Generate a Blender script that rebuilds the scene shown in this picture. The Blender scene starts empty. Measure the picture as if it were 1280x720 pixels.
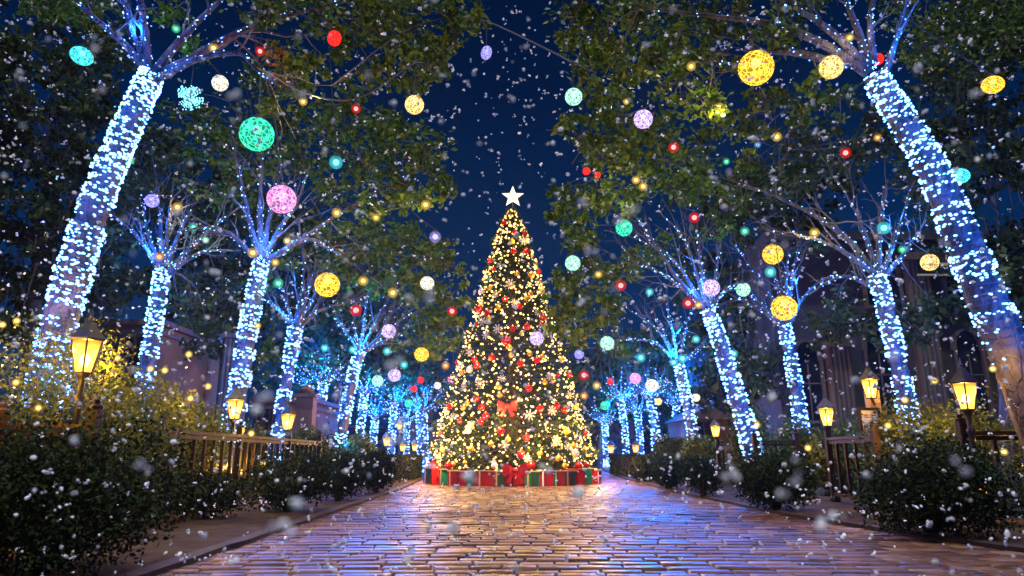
import bpy, math, random
import numpy as np
from mathutils import Vector, Matrix

random.seed(7)
rng = np.random.default_rng(7)
SC = bpy.context.scene
COL = SC.collection
R = math.radians

# ------------------------------------------------------------------ camera
F = 853.0                       # focal length in 1280-px units (24 mm on 36 mm)
H = 1.0
PITCH = math.atan(208.0 / F)
cam_d = bpy.data.cameras.new('camera')
cam = bpy.data.objects.new('camera', cam_d)
COL.objects.link(cam)
cam.location = (0, 0, H)
cam.rotation_euler = (math.pi / 2 + PITCH, 0, 0)
cam_d.sensor_width = 36.0
cam_d.lens = 36.0 * F / 1280.0
cam_d.clip_start = 0.05
cam_d.clip_end = 2000
cam_d.dof.use_dof = True
cam_d.dof.focus_distance = 16.0
cam_d.dof.aperture_fstop = 2.6
SC.camera = cam
CP, SP = math.cos(PITCH), math.sin(PITCH)


def P(u, v, Y):
    """the point at ground distance Y seen at photo pixel (u, v)"""
    a = (u - 640.0) / F
    b = (360.0 - v) / F
    d = Vector((a, CP - b * SP, SP + b * CP))
    t = Y / d.y
    return Vector((0, 0, H)) + d * t


def px(r, Y):
    return r * Y / F


# ------------------------------------------------------------------ scene helpers
def setp(o, label=None, cat=None, group=None, kind=None):
    if label: o['label'] = label
    if cat: o['category'] = cat
    if group: o['group'] = group
    if kind: o['kind'] = kind
    return o


def thing(name, label, cat, loc=(0, 0, 0), group=None, rz=0.0):
    o = bpy.data.objects.new(name, None)
    COL.objects.link(o)
    o.location = loc
    o.rotation_euler = (0, 0, rz)
    o.empty_display_size = 0.2
    return setp(o, label, cat, group)


def link_mesh(name, me, parent=None, loc=None):
    o = bpy.data.objects.new(name, me)
    COL.objects.link(o)
    if parent is not None:
        o.parent = parent
    if loc is not None:
        o.location = loc
    return o


def np_mesh(name, V, Fq, mat, smooth=False):
    """V (n,3), Fq (m,k) with k = 3 or 4"""
    V = np.asarray(V, np.float32)
    Fq = np.asarray(Fq, np.int32)
    me = bpy.data.meshes.new(name)
    k = Fq.shape[1]
    me.vertices.add(len(V)); me.vertices.foreach_set('co', V.ravel())
    me.loops.add(Fq.size); me.loops.foreach_set('vertex_index', Fq.ravel())
    me.polygons.add(len(Fq))
    me.polygons.foreach_set('loop_start', np.arange(0, Fq.size, k, dtype=np.int32))
    me.polygons.foreach_set('loop_total', np.full(len(Fq), k, np.int32))
    if smooth:
        me.polygons.foreach_set('use_smooth', np.ones(len(Fq), bool))
    me.update(calc_edges=True)
    me.materials.append(mat)
    return me


class MB:
    """collects simple shapes; build() links them as one mesh object"""
    def __init__(s):
        s.v, s.f = [], []

    def add(s, verts, faces):
        o = len(s.v)
        s.v.extend([tuple(p) for p in verts])
        s.f.extend([tuple(i + o for i in f) for f in faces])

    def box(s, c, size, M=None, chamfer=0.0):
        x, y, z = size[0] / 2, size[1] / 2, size[2] / 2
        vs = [Vector((sx * x, sy * y, sz * z)) for sz in (-1, 1) for sy in (-1, 1) for sx in (-1, 1)]
        if M is not None: vs = [M @ p for p in vs]
        vs = [p + Vector(c) for p in vs]
        s.add(vs, [(0, 2, 3, 1), (4, 5, 7, 6), (0, 1, 5, 4), (2, 6, 7, 3), (0, 4, 6, 2), (1, 3, 7, 5)])

    def bar(s, a, b, w, h=None):
        a, b = Vector(a), Vector(b)
        h = h or w
        d = (b - a)
        L = d.length
        d.normalize()
        up = Vector((0, 0, 1)) if abs(d.z) < .9 else Vector((0, 1, 0))
        x = d.cross(up).normalized()
        y = x.cross(d).normalized()
        M = Matrix((x, d, y)).transposed()
        s.box((a + b) / 2, (w, L, h), M)

    def tube(s, pts, radii, seg=8, cap=True):
        pts = [Vector(p) for p in pts]
        n = len(pts)
        if not hasattr(radii, '__len__'): radii = [radii] * n
        t = (pts[1] - pts[0]).normalized()
        ref = Vector((0, 0, 1)) if abs(t.z) < .9 else Vector((0, 1, 0))
        x = t.cross(ref).normalized()
        o = len(s.v)
        for i in range(n):
            if i == 0: t = pts[1] - pts[0]
            elif i == n - 1: t = pts[-1] - pts[-2]
            else: t = pts[i + 1] - pts[i - 1]
            t = t.normalized() if t.length > 1e-9 else Vector((0, 0, 1))
            x = (x - t * x.dot(t))
            x = x.normalized() if x.length > 1e-6 else t.orthogonal().normalized()
            y = t.cross(x)
            for k in range(seg):
                a = 2 * math.pi * k / seg
                s.v.append(tuple(pts[i] + (x * math.cos(a) + y * math.sin(a)) * radii[i]))
        for i in range(n - 1):
            for k in range(seg):
                k2 = (k + 1) % seg
                s.f.append((o + i * seg + k, o + i * seg + k2, o + (i + 1) * seg + k2, o + (i + 1) * seg + k))
        if cap:
            s.f.append(tuple(o + k for k in reversed(range(seg))))
            s.f.append(tuple(o + (n - 1) * seg + k for k in range(seg)))

    def lathe(s, prof, seg=12, c=(0, 0, 0), rot=0.0):
        o = len(s.v)
        for (r, z) in prof:
            for k in range(seg):
                a = 2 * math.pi * k / seg + rot
                s.v.append((c[0] + r * math.cos(a), c[1] + r * math.sin(a), c[2] + z))
        for i in range(len(prof) - 1):
            for k in range(seg):
                k2 = (k + 1) % seg
                s.f.append((o + i * seg + k, o + i * seg + k2, o + (i + 1) * seg + k2, o + (i + 1) * seg + k))
        s.f.append(tuple(o + k for k in reversed(range(seg))))
        s.f.append(tuple(o + (len(prof) - 1) * seg + k for k in range(seg)))

    def sphere(s, c, r, seg=12, rings=8, sc=(1, 1, 1), M=None):
        o = len(s.v)
        c = Vector(c)

        def put(p):
            p = Vector((p[0] * sc[0] * r, p[1] * sc[1] * r, p[2] * sc[2] * r))
            if M is not None: p = M @ p
            s.v.append(tuple(p + c))
        put((0, 0, -1))
        for i in range(1, rings):
            th = math.pi * i / rings
            for k in range(seg):
                a = 2 * math.pi * k / seg
                put((math.sin(th) * math.cos(a), math.sin(th) * math.sin(a), -math.cos(th)))
        put((0, 0, 1))
        last = len(s.v) - 1
        for k in range(seg):
            s.f.append((o, o + 1 + (k + 1) % seg, o + 1 + k))
            s.f.append((last, o + 1 + (rings - 2) * seg + k, o + 1 + (rings - 2) * seg + (k + 1) % seg))
        for i in range(rings - 2):
            for k in range(seg):
                k2 = (k + 1) % seg
                a = o + 1 + i * seg
                s.f.append((a + k, a + k2, a + seg + k2, a + seg + k))

    def mesh(s, name, mat, smooth=False):
        me = bpy.data.meshes.new(name)
        me.from_pydata(s.v, [], s.f)
        if smooth:
            me.polygons.foreach_set('use_smooth', np.ones(len(me.polygons), bool))
        me.update()
        me.materials.append(mat)
        return me

    def build(s, name, mat, parent=None, smooth=False, loc=None):
        return link_mesh(name, s.mesh(name, mat, smooth), parent, loc)


def light(loc, power, color, radius=0.03, parent=None, name='lamp_light'):
    d = bpy.data.lights.new(name, 'POINT')
    d.energy = power
    d.color = color
    d.shadow_soft_size = radius
    o = bpy.data.objects.new(name, d)
    COL.objects.link(o)
    if parent is not None:
        o.parent = parent
    o.location = loc
    return o


# ------------------------------------------------------------------ materials
def newmat(name):
    m = bpy.data.materials.new(name)
    m.use_nodes = True
    nt = m.node_tree
    nt.nodes.clear()
    out = nt.nodes.new('ShaderNodeOutputMaterial')
    return m, nt, out


def N(nt, t, **kw):
    n = nt.nodes.new(t)
    for k, v in kw.items():
        if k in n.inputs: n.inputs[k].default_value = v
        else: setattr(n, k, v)
    return n


def ramp(nt, stops):
    r = nt.nodes.new('ShaderNodeValToRGB')
    e = r.color_ramp.elements
    e[0].position, e[0].color = stops[0][0], (*stops[0][1], 1)
    e[1].position, e[1].color = stops[1][0], (*stops[1][1], 1)
    for p, c in stops[2:]:
        q = e.new(p); q.color = (*c, 1)
    return r


def mat_noise(name, c1, c2, scale=8.0, rough=0.7, bump=0.3, spec=0.3, metallic=0.0, coord='Object', stretch=None, dist=0.02, detail=6.0):
    m, nt, out = newmat(name)
    b = N(nt, 'ShaderNodeBsdfPrincipled')
    b.inputs['Roughness'].default_value = rough
    b.inputs['Metallic'].default_value = metallic
    b.inputs['Specular IOR Level'].default_value = spec
    tc = N(nt, 'ShaderNodeTexCoord')
    no = N(nt, 'ShaderNodeTexNoise', Scale=scale, Detail=detail)
    if stretch:
        mp = N(nt, 'ShaderNodeMapping')
        mp.inputs['Scale'].default_value = stretch
        nt.links.new(tc.outputs[coord], mp.inputs[0]); nt.links.new(mp.outputs[0], no.inputs['Vector'])
    else:
        nt.links.new(tc.outputs[coord], no.inputs['Vector'])
    r = ramp(nt, [(0.3, c1), (0.7, c2)])
    nt.links.new(no.outputs['Fac'], r.inputs[0])
    nt.links.new(r.outputs[0], b.inputs['Base Color'])
    if bump:
        bp = N(nt, 'ShaderNodeBump', Strength=bump, Distance=dist)
        nt.links.new(no.outputs['Fac'], bp.inputs['Height'])
        nt.links.new(bp.outputs[0], b.inputs['Normal'])
    nt.links.new(b.outputs[0], out.inputs[0])
    return m


def mat_leaf(name, stops, trans=0.35, rough=0.5):
    m, nt, out = newmat(name)
    g = N(nt, 'ShaderNodeNewGeometry')
    r = ramp(nt, stops)
    nt.links.new(g.outputs['Random Per Island'], r.inputs[0])
    b = N(nt, 'ShaderNodeBsdfPrincipled')
    b.inputs['Roughness'].default_value = rough
    b.inputs['Specular IOR Level'].default_value = 0.12
    nt.links.new(r.outputs[0], b.inputs['Base Color'])
    t = N(nt, 'ShaderNodeBsdfTranslucent')
    nt.links.new(r.outputs[0], t.inputs[0])
    mx = N(nt, 'ShaderNodeMixShader')
    mx.inputs[0].default_value = trans
    nt.links.new(b.outputs[0], mx.inputs[1]); nt.links.new(t.outputs[0], mx.inputs[2])
    nt.links.new(mx.outputs[0], out.inputs[0])
    return m


def mat_emit(name, color, strength, sample='NONE'):
    m, nt, out = newmat(name)
    e = N(nt, 'ShaderNodeEmission', Strength=strength)
    e.inputs[0].default_value = (*color, 1)
    nt.links.new(e.outputs[0], out.inputs[0])
    m.cycles.emission_sampling = sample
    return m


def mat_globe(name, color, strength):
    """lit crackled glass: bright veins and sparks over a coloured glow; lets light of the lamp inside through"""
    m, nt, out = newmat(name)
    tc = N(nt, 'ShaderNodeTexCoord')
    vo = N(nt, 'ShaderNodeTexVoronoi', Scale=3.6, feature='DISTANCE_TO_EDGE')
    nt.links.new(tc.outputs['Object'], vo.inputs['Vector'])
    no = N(nt, 'ShaderNodeTexNoise', Scale=2.6, Detail=6.0, Roughness=.7)
    nt.links.new(tc.outputs['Object'], no.inputs['Vector'])
    r1 = ramp(nt, [(0.02, (1, 1, 1)), (0.09, (0, 0, 0))])
    nt.links.new(vo.outputs['Distance'], r1.inputs[0])
    r2 = ramp(nt, [(0.53, (0, 0, 0)), (0.60, (1, 1, 1))])
    nt.links.new(no.outputs['Fac'], r2.inputs[0])
    mx = N(nt, 'ShaderNodeMath', operation='MAXIMUM')
    nt.links.new(r1.outputs[0], mx.inputs[0]); nt.links.new(r2.outputs[0], mx.inputs[1])
    st = N(nt, 'ShaderNodeMapRange')
    st.inputs['To Min'].default_value = 0.42 * strength
    st.inputs['To Max'].default_value = 3.2 * strength
    nt.links.new(mx.outputs[0], st.inputs[0])
    e = N(nt, 'ShaderNodeEmission')
    e.inputs[0].default_value = (*color, 1)
    nt.links.new(st.outputs[0], e.inputs['Strength'])
    tr = N(nt, 'ShaderNodeBsdfTransparent')
    tr.inputs[0].default_value = (.9, .9, .9, 1)
    ms = N(nt, 'ShaderNodeMixShader')
    ms.inputs[0].default_value = 0.8
    nt.links.new(tr.outputs[0], ms.inputs[1]); nt.links.new(e.outputs[0], ms.inputs[2])
    nt.links.new(ms.outputs[0], out.inputs[0])
    m.cycles.emission_sampling = 'NONE'
    return m


def mat_plain(name, c, rough=0.5, metallic=0.0, spec=0.5):
    m, nt, out = newmat(name)
    b = N(nt, 'ShaderNodeBsdfPrincipled')
    b.inputs['Base Color'].default_value = (*c, 1)
    b.inputs['Roughness'].default_value = rough
    b.inputs['Metallic'].default_value = metallic
    b.inputs['Specular IOR Level'].default_value = spec
    nt.links.new(b.outputs[0], out.inputs[0])
    return m


def mat_bark():
    m, nt, out = newmat('bark')
    tc = N(nt, 'ShaderNodeTexCoord')
    mp = N(nt, 'ShaderNodeMapping'); mp.inputs['Scale'].default_value = (1, 1, .45)
    nt.links.new(tc.outputs['Object'], mp.inputs[0])
    n1 = N(nt, 'ShaderNodeTexNoise', Scale=9.0, Detail=9.0, Roughness=.65)
    n2 = N(nt, 'ShaderNodeTexNoise', Scale=2.6, Detail=5.0, Distortion=1.2)
    vo = N(nt, 'ShaderNodeTexVoronoi', Scale=7.0, feature='DISTANCE_TO_EDGE')
    for n in (n1, n2, vo): nt.links.new(mp.outputs[0], n.inputs['Vector'])
    r1 = ramp(nt, [(.3, (.018, .015, .013)), (.7, (.095, .082, .076))])
    r2 = ramp(nt, [(.3, (.055, .045, .04)), (.7, (.16, .132, .118))])
    nt.links.new(n1.outputs['Fac'], r1.inputs[0]); nt.links.new(n1.outputs['Fac'], r2.inputs[0])
    rp = ramp(nt, [(.47, (0, 0, 0)), (.54, (1, 1, 1))])
    nt.links.new(n2.outputs['Fac'], rp.inputs[0])
    mx = N(nt, 'ShaderNodeMix', data_type='RGBA')
    nt.links.new(rp.outputs[0], mx.inputs[0]); nt.links.new(r1.outputs[0], mx.inputs[6]); nt.links.new(r2.outputs[0], mx.inputs[7])
    b = N(nt, 'ShaderNodeBsdfPrincipled'); b.inputs['Roughness'].default_value = .85; b.inputs['Specular IOR Level'].default_value = .15
    nt.links.new(mx.outputs[2], b.inputs['Base Color'])
    mr = N(nt, 'ShaderNodeMapRange'); mr.inputs['From Max'].default_value = .10
    nt.links.new(vo.outputs['Distance'], mr.inputs[0])
    a = N(nt, 'ShaderNodeMath', operation='MULTIPLY_ADD'); a.inputs[1].default_value = .35
    nt.links.new(mr.outputs[0], a.inputs[0]); nt.links.new(n1.outputs['Fac'], a.inputs[2])
    a2 = N(nt, 'ShaderNodeMath', operation='MULTIPLY_ADD'); a2.inputs[1].default_value = -.3
    nt.links.new(rp.outputs[0], a2.inputs[0]); nt.links.new(a.outputs[0], a2.inputs[2])
    bp = N(nt, 'ShaderNodeBump', Strength=1.0, Distance=.05)
    nt.links.new(a2.outputs[0], bp.inputs['Height']); nt.links.new(bp.outputs[0], b.inputs['Normal'])
    nt.links.new(b.outputs[0], out.inputs[0])
    return m


M_BARK = mat_bark()
M_BARKD = mat_noise('dark_bark', (.05, .04, .03), (.14, .11, .09), 9, .9, 0.5, .2, stretch=(1, 1, .4))
M_TWIG = mat_noise('twig_bark', (.045, .036, .03), (.13, .11, .095), 14, .85, .3, .2)
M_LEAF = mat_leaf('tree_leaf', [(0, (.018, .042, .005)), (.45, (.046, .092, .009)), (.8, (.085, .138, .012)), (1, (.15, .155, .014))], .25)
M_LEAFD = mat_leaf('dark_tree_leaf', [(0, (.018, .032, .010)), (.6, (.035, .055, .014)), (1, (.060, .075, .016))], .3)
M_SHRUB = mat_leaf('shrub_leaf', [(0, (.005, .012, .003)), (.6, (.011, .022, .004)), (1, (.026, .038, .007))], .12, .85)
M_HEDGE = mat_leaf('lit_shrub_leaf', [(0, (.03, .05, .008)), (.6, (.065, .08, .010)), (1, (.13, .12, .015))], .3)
M_FIR = mat_leaf('fir_needle', [(0, (.010, .026, .009)), (.6, (.020, .044, .014)), (1, (.036, .060, .018))], .05, .6)
M_IRON = mat_noise('dark_iron', (.020, .016, .013), (.045, .034, .026), 20, .42, .15, .5, metallic=.3)
M_WOODF = mat_noise('dark_wood', (.012, .006, .004), (.034, .016, .010), 9, .6, .3, .12, stretch=(1, 1, 5))
M_WOOD = mat_noise('timber', (.22, .12, .05), (.42, .25, .11), 6, .7, .3, .3, stretch=(6, 6, .6))
M_STONE = mat_noise('stone_wall', (.028, .027, .029), (.06, .057, .06), 1.6, .85, .4, .2)
M_PLAST = mat_noise('plaster_wall', (.085, .046, .024), (.14, .078, .042), 1.2, .9, .2, .2)
M_PILLAR = mat_noise('fluted_stone', (.07, .053, .042), (.13, .10, .08), 3, .85, .3, .2, stretch=(1, 1, .3))
M_ROOF = mat_noise('roof_tile', (.06, .05, .05), (.12, .09, .08), 5, .8, .4, .2)
M_GLASSW = mat_plain('window_glass', (.012, .014, .02), .12, 0, .6)
M_SOIL = mat_noise('soil', (.018, .011, .007), (.05, .03, .017), 3.0, .9, .5, .04, coord='Object', dist=.02)
M_GROUND = mat_noise('ground_asphalt', (.04, .037, .037), (.075, .07, .068), 2, .6, .3, .3)
M_KERB = mat_noise('kerb_stone', (.020, .012, .008), (.045, .028, .019), 3, .8, .4, .12)
M_CORD = mat_plain('black_cord', (.012, .012, .013), .6)
M_LEDCORD = mat_plain('led_wire', (.05, .06, .09), .5)
M_SNOW = mat_leaf('snow', [(0, (.90, .92, .95)), (1, (.95, .96, .98))], .35, .8)


def mat_paving():
    m, nt, out = newmat('wet_brick')
    g = N(nt, 'ShaderNodeNewGeometry')
    tc = N(nt, 'ShaderNodeTexCoord')
    r = ramp(nt, [(0, (.052, .022, .012)), (.35, (.090, .038, .020)), (.7, (.13, .056, .030)), (1, (.18, .088, .048))])
    nt.links.new(g.outputs['Random Per Island'], r.inputs[0])
    n1 = N(nt, 'ShaderNodeTexNoise', Scale=5.0, Detail=8.0)
    nt.links.new(tc.outputs['Object'], n1.inputs['Vector'])
    n2 = N(nt, 'ShaderNodeTexNoise', Scale=.55, Detail=4.0)
    nt.links.new(tc.outputs['Object'], n2.inputs['Vector'])
    n3 = N(nt, 'ShaderNodeTexNoise', Scale=38.0, Detail=5.0)
    nt.links.new(tc.outputs['Object'], n3.inputs['Vector'])
    mr = N(nt, 'ShaderNodeMapRange'); mr.inputs['From Min'].default_value = .3; mr.inputs['From Max'].default_value = .7
    mr.inputs['To Min'].default_value = .62; mr.inputs['To Max'].default_value = 1.15
    nt.links.new(n1.outputs['Fac'], mr.inputs[0])
    mu = N(nt, 'ShaderNodeMix', data_type='RGBA', blend_type='MULTIPLY')
    mu.inputs[0].default_value = 1.0
    nt.links.new(r.outputs[0], mu.inputs[6]); nt.links.new(mr.outputs[0], mu.inputs[7])
    b = N(nt, 'ShaderNodeBsdfPrincipled')
    nt.links.new(mu.outputs[2], b.inputs['Base Color'])
    rr = N(nt, 'ShaderNodeMapRange'); rr.inputs['From Min'].default_value = .32; rr.inputs['From Max'].default_value = .68
    rr.inputs['To Min'].default_value = .34; rr.inputs['To Max'].default_value = .60
    nt.links.new(n2.outputs['Fac'], rr.inputs[0])
    nt.links.new(rr.outputs[0], b.inputs['Roughness'])
    b.inputs['Specular IOR Level'].default_value = .09
    ad = N(nt, 'ShaderNodeMath', operation='ADD')
    nt.links.new(n1.outputs['Fac'], ad.inputs[0])
    sc = N(nt, 'ShaderNodeMath', operation='MULTIPLY'); sc.inputs[1].default_value = .35
    nt.links.new(n3.outputs['Fac'], sc.inputs[0]); nt.links.new(sc.outputs[0], ad.inputs[1])
    bp = N(nt, 'ShaderNodeBump', Strength=.35, Distance=.007)
    nt.links.new(ad.outputs[0], bp.inputs['Height'])
    nt.links.new(bp.outputs[0], b.inputs['Normal'])
    nt.links.new(b.outputs[0], out.inputs[0])
    return m


M_BRICK = mat_paving()
M_LED = mat_emit('blue_led', (.15, .37, 1.0), 8.0, 'FRONT')
M_LEDP = mat_emit('pale_led', (.80, .86, 1.0), 2.2)
M_FAIRY = mat_emit('warm_fairy_bulb', (1.0, .61, .19), 5.0)
M_STAR = mat_emit('lit_star', (1.0, .80, .46), 2.5)


def mat_lantern():
    m, nt, out = newmat('lantern_glass')
    tc = N(nt, 'ShaderNodeTexCoord')
    mp = N(nt, 'ShaderNodeMapping'); mp.inputs['Location'].default_value = (0, 0, .03)
    nt.links.new(tc.outputs['Object'], mp.inputs[0])
    ln = N(nt, 'ShaderNodeVectorMath', operation='LENGTH')
    nt.links.new(mp.outputs[0], ln.inputs[0])
    mr = N(nt, 'ShaderNodeMapRange')
    mr.inputs['From Min'].default_value = .115; mr.inputs['From Max'].default_value = .25
    mr.inputs['To Min'].default_value = 9.0; mr.inputs['To Max'].default_value = 1.3
    nt.links.new(ln.outputs['Value'], mr.inputs[0])
    e = N(nt, 'ShaderNodeEmission'); e.inputs[0].default_value = (1.0, .42, .045, 1)
    nt.links.new(mr.outputs[0], e.inputs['Strength'])
    tr = N(nt, 'ShaderNodeBsdfTransparent'); tr.inputs[0].default_value = (1, .9, .7, 1)
    ms = N(nt, 'ShaderNodeMixShader'); ms.inputs[0].default_value = .66
    nt.links.new(tr.outputs[0], ms.inputs[1]); nt.links.new(e.outputs[0], ms.inputs[2])
    nt.links.new(ms.outputs[0], out.inputs[0])
    m.cycles.emission_sampling = 'NONE'
    return m


M_LANT = mat_lantern()
M_CORE = mat_emit('lantern_core', (1.0, .72, .30), 14.0)

# ------------------------------------------------------------------ world, moon
EXPOSURE = -0.2
world = bpy.data.worlds.new('World')
SC.world = world
world.use_nodes = True
wt = world.node_tree
wt.nodes.clear()
wo = wt.nodes.new('ShaderNodeOutputWorld')
bg = wt.nodes.new('ShaderNodeBackground')
wtc = wt.nodes.new('ShaderNodeTexCoord')
sx = wt.nodes.new('ShaderNodeSeparateXYZ')
wt.links.new(wtc.outputs['Generated'], sx.inputs[0])
wr = ramp(wt, [(0.0, (.004, .020, .070)), (.12, (.0035, .036, .140)), (.28, (.0008, .026, .112)), (.5, (.0005, .012, .060)), (.9, (.0003, .004, .022))])
wt.links.new(sx.outputs['Z'], wr.inputs[0])
wt.links.new(wr.outputs[0], bg.inputs[0])
bg.inputs[1].default_value = .85
wt.links.new(bg.outputs[0], wo.inputs[0])

sun_d = bpy.data.lights.new('moon', 'SUN')
sun_d.energy = 4.6
sun_d.angle = R(0.5)
sun_d.color = (.86, .92, 1.0)
sun = bpy.data.objects.new('moon', sun_d)
COL.objects.link(sun)
sun.rotation_euler = (R(11), 0, R(-12))     # high overhead

# ------------------------------------------------------------------ curve helpers
def catmull(pts, sub=6):
    pts = [Vector(p) for p in pts]
    if len(pts) < 3:
        return [pts[0].lerp(pts[-1], i / sub) for i in range(sub + 1)]
    q = [pts[0] * 2 - pts[1]] + pts + [pts[-1] * 2 - pts[-2]]
    out = []
    for i in range(1, len(q) - 2):
        p0, p1, p2, p3 = q[i - 1], q[i], q[i + 1], q[i + 2]
        for k in range(sub):
            t = k / sub
            out.append(.5 * ((2 * p1) + (p2 - p0) * t + (2 * p0 - 5 * p1 + 4 * p2 - p3) * t * t + (3 * p1 - p0 - 3 * p2 + p3) * t ** 3))
    out.append(pts[-1])
    return out


def rvec(s=1.0):
    return Vector((random.gauss(0, s), random.gauss(0, s), random.gauss(0, s)))


def leaves(name, C, L, mat, parent=None, aspect=.55, droop=0.0):
    """C (n,3) centres, L length (n,) -> one mesh of folded kite leaves"""
    C = np.asarray(C, np.float32)
    n = len(C)
    L = np.broadcast_to(np.asarray(L, np.float32), (n,)) * rng.uniform(.65, 1.3, n)
    d = rng.normal(size=(n, 3)); d[:, 2] -= droop
    d /= np.linalg.norm(d, axis=1, keepdims=True)
    s = np.cross(d, rng.normal(size=(n, 3)))
    s /= np.linalg.norm(s, axis=1, keepdims=True) + 1e-9
    nn = np.cross(d, s)
    L = L[:, None]
    W = L * aspect
    V = np.empty((n, 4, 3), np.float32)
    V[:, 0] = C - d * L * .5
    V[:, 1] = C + s * W * .5 + nn * W * .16 - d * L * .06
    V[:, 2] = C + d * L * .5
    V[:, 3] = C - s * W * .5 + nn * W * .16 - d * L * .06
    Fq = np.arange(n * 4, dtype=np.int32).reshape(n, 4)
    return link_mesh(name, np_mesh(name, V.reshape(-1, 3), Fq, mat), parent)


# ------------------------------------------------------------------ ground
KL = [(-3.0, 1.5), (-3.02, 6), (-3.08, 10), (-3.2, 20), (-3.7, 30), (-5.0, 45), (-6.0, 60)]
KR = [(7.6, 1.5), (6.0, 5.5), (5.1, 8.5), (4.55, 12), (4.4, 20), (4.7, 30), (5.8, 45), (6.8, 60)]


def kx(K, y):
    return float(np.interp(y, [k[1] for k in K], [k[0] for k in K]))


g = MB()
g.add([(-400, -60, -.03), (400, -60, -.03), (400, 900, -.03), (-400, 900, -.03)], [(0, 1, 2, 3)])
setp(g.build('ground', M_GROUND), kind='structure')

# the paving: every brick has its own slight tilt, so the wet gloss breaks up as on real setts
V, Fc = [], []
y = 1.2
row = 0
while y < 60:
    dep = random.uniform(.21, .26)
    x0 = kx(KL, y) - .1
    x1 = kx(KR, y) + .1
    x = x0 - random.uniform(0, .5)
    if row % 2: x -= .25
    while x < x1:
        w = random.uniform(.30, .47)
        gp = random.uniform(.007, .014)
        a, b_, c_, d_ = x + gp, x + w - gp, y + gp, y + dep - gp
        if b_ > x0 - .1 and a < x1 + .1:
            z = random.gauss(0, .0035)
            tx, ty = random.gauss(0, .007), random.gauss(0, .007)
            ch = .006
            o = len(V)
            cxm, cym = (a + b_) / 2, (c_ + d_) / 2
            for (qx, qy, dz) in ((a, c_, -.022), (b_, c_, -.022), (b_, d_, -.022), (a, d_, -.022),
                                 (a + ch, c_ + ch, 0), (b_ - ch, c_ + ch, 0), (b_ - ch, d_ - ch, 0), (a + ch, d_ - ch, 0)):
                j = .006
                V.append((qx + random.uniform(-j, j), qy + random.uniform(-j, j), z + dz + tx * (qx - cxm) + ty * (qy - cym)))
            Fc += [(o + 4, o + 5, o + 6, o + 7), (o, o + 1, o + 5, o + 4), (o + 1, o + 2, o + 6, o + 5), (o + 2, o + 3, o + 7, o + 6), (o + 3, o, o + 4, o + 7)]
        x += w
    y += dep
    row += 1
setp(link_mesh('brick_paving', np_mesh('brick_paving', V, Fc, M_BRICK)), kind='structure')


def strip(K, off0, off1, z0, z1, name, mat, sub=10):
    m = MB()
    ys = np.linspace(1.5, 60, 120)
    vs, fs = [], []
    for yy in ys:
        xk = kx(K, yy)
        wob = .02 * math.sin(yy * 3.1) + .015 * math.sin(yy * 7.7)
        vs += [(xk + off0 + wob, yy, -.03), (xk + off0 + wob, yy, z0), (xk + off1, yy, z1), (xk + off1, yy, -.03)]
    for i in range(len(ys) - 1):
        a = i * 4
        for k in range(3):
            fs.append((a + k, a + k + 1, a + 5 + k, a + 4 + k))
    m.add(vs, fs)
    return setp(m.build(name, mat), kind='structure')


strip(KL, 0, -.16, .05, .055, 'kerb', M_KERB)
strip(KR, 0, .16, .05, .055, 'kerb', M_KERB)
strip(KL, -.165, -60, .035, .035, 'planting_bed', M_SOIL)
strip(KR, .165, 60, .035, .035, 'planting_bed', M_SOIL)

# ------------------------------------------------------------------ trees
BLUE = (.008, .13, 1.0)
ALLTIPS = []                    # branch points of all trees, for hanging cords


def blue_fill(pts, rad, power, parent, n, Y):  # added point lights off the trunk, standing in for its LED bulbs
    for i in range(n):
        k = int((i + .5) / n * (len(pts) - 1))
        p = pts[k]
        side = (-1 if i % 2 else 1)
        off = Vector((side * (rad[k] + .22), -(rad[k] + .42), .1))
        light(p + off, power * (1.7 if Y < 12 else 1.6 if Y < 30 else 3.4), BLUE, .10, parent, "led_fill")


def led_mesh(r, mat, name):
    m = MB()
    m.sphere((0, 0, 0), r, 6, 4, (1.5, 1, .8))
    return m.mesh(name, mat, True)


LEDM = {}


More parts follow.
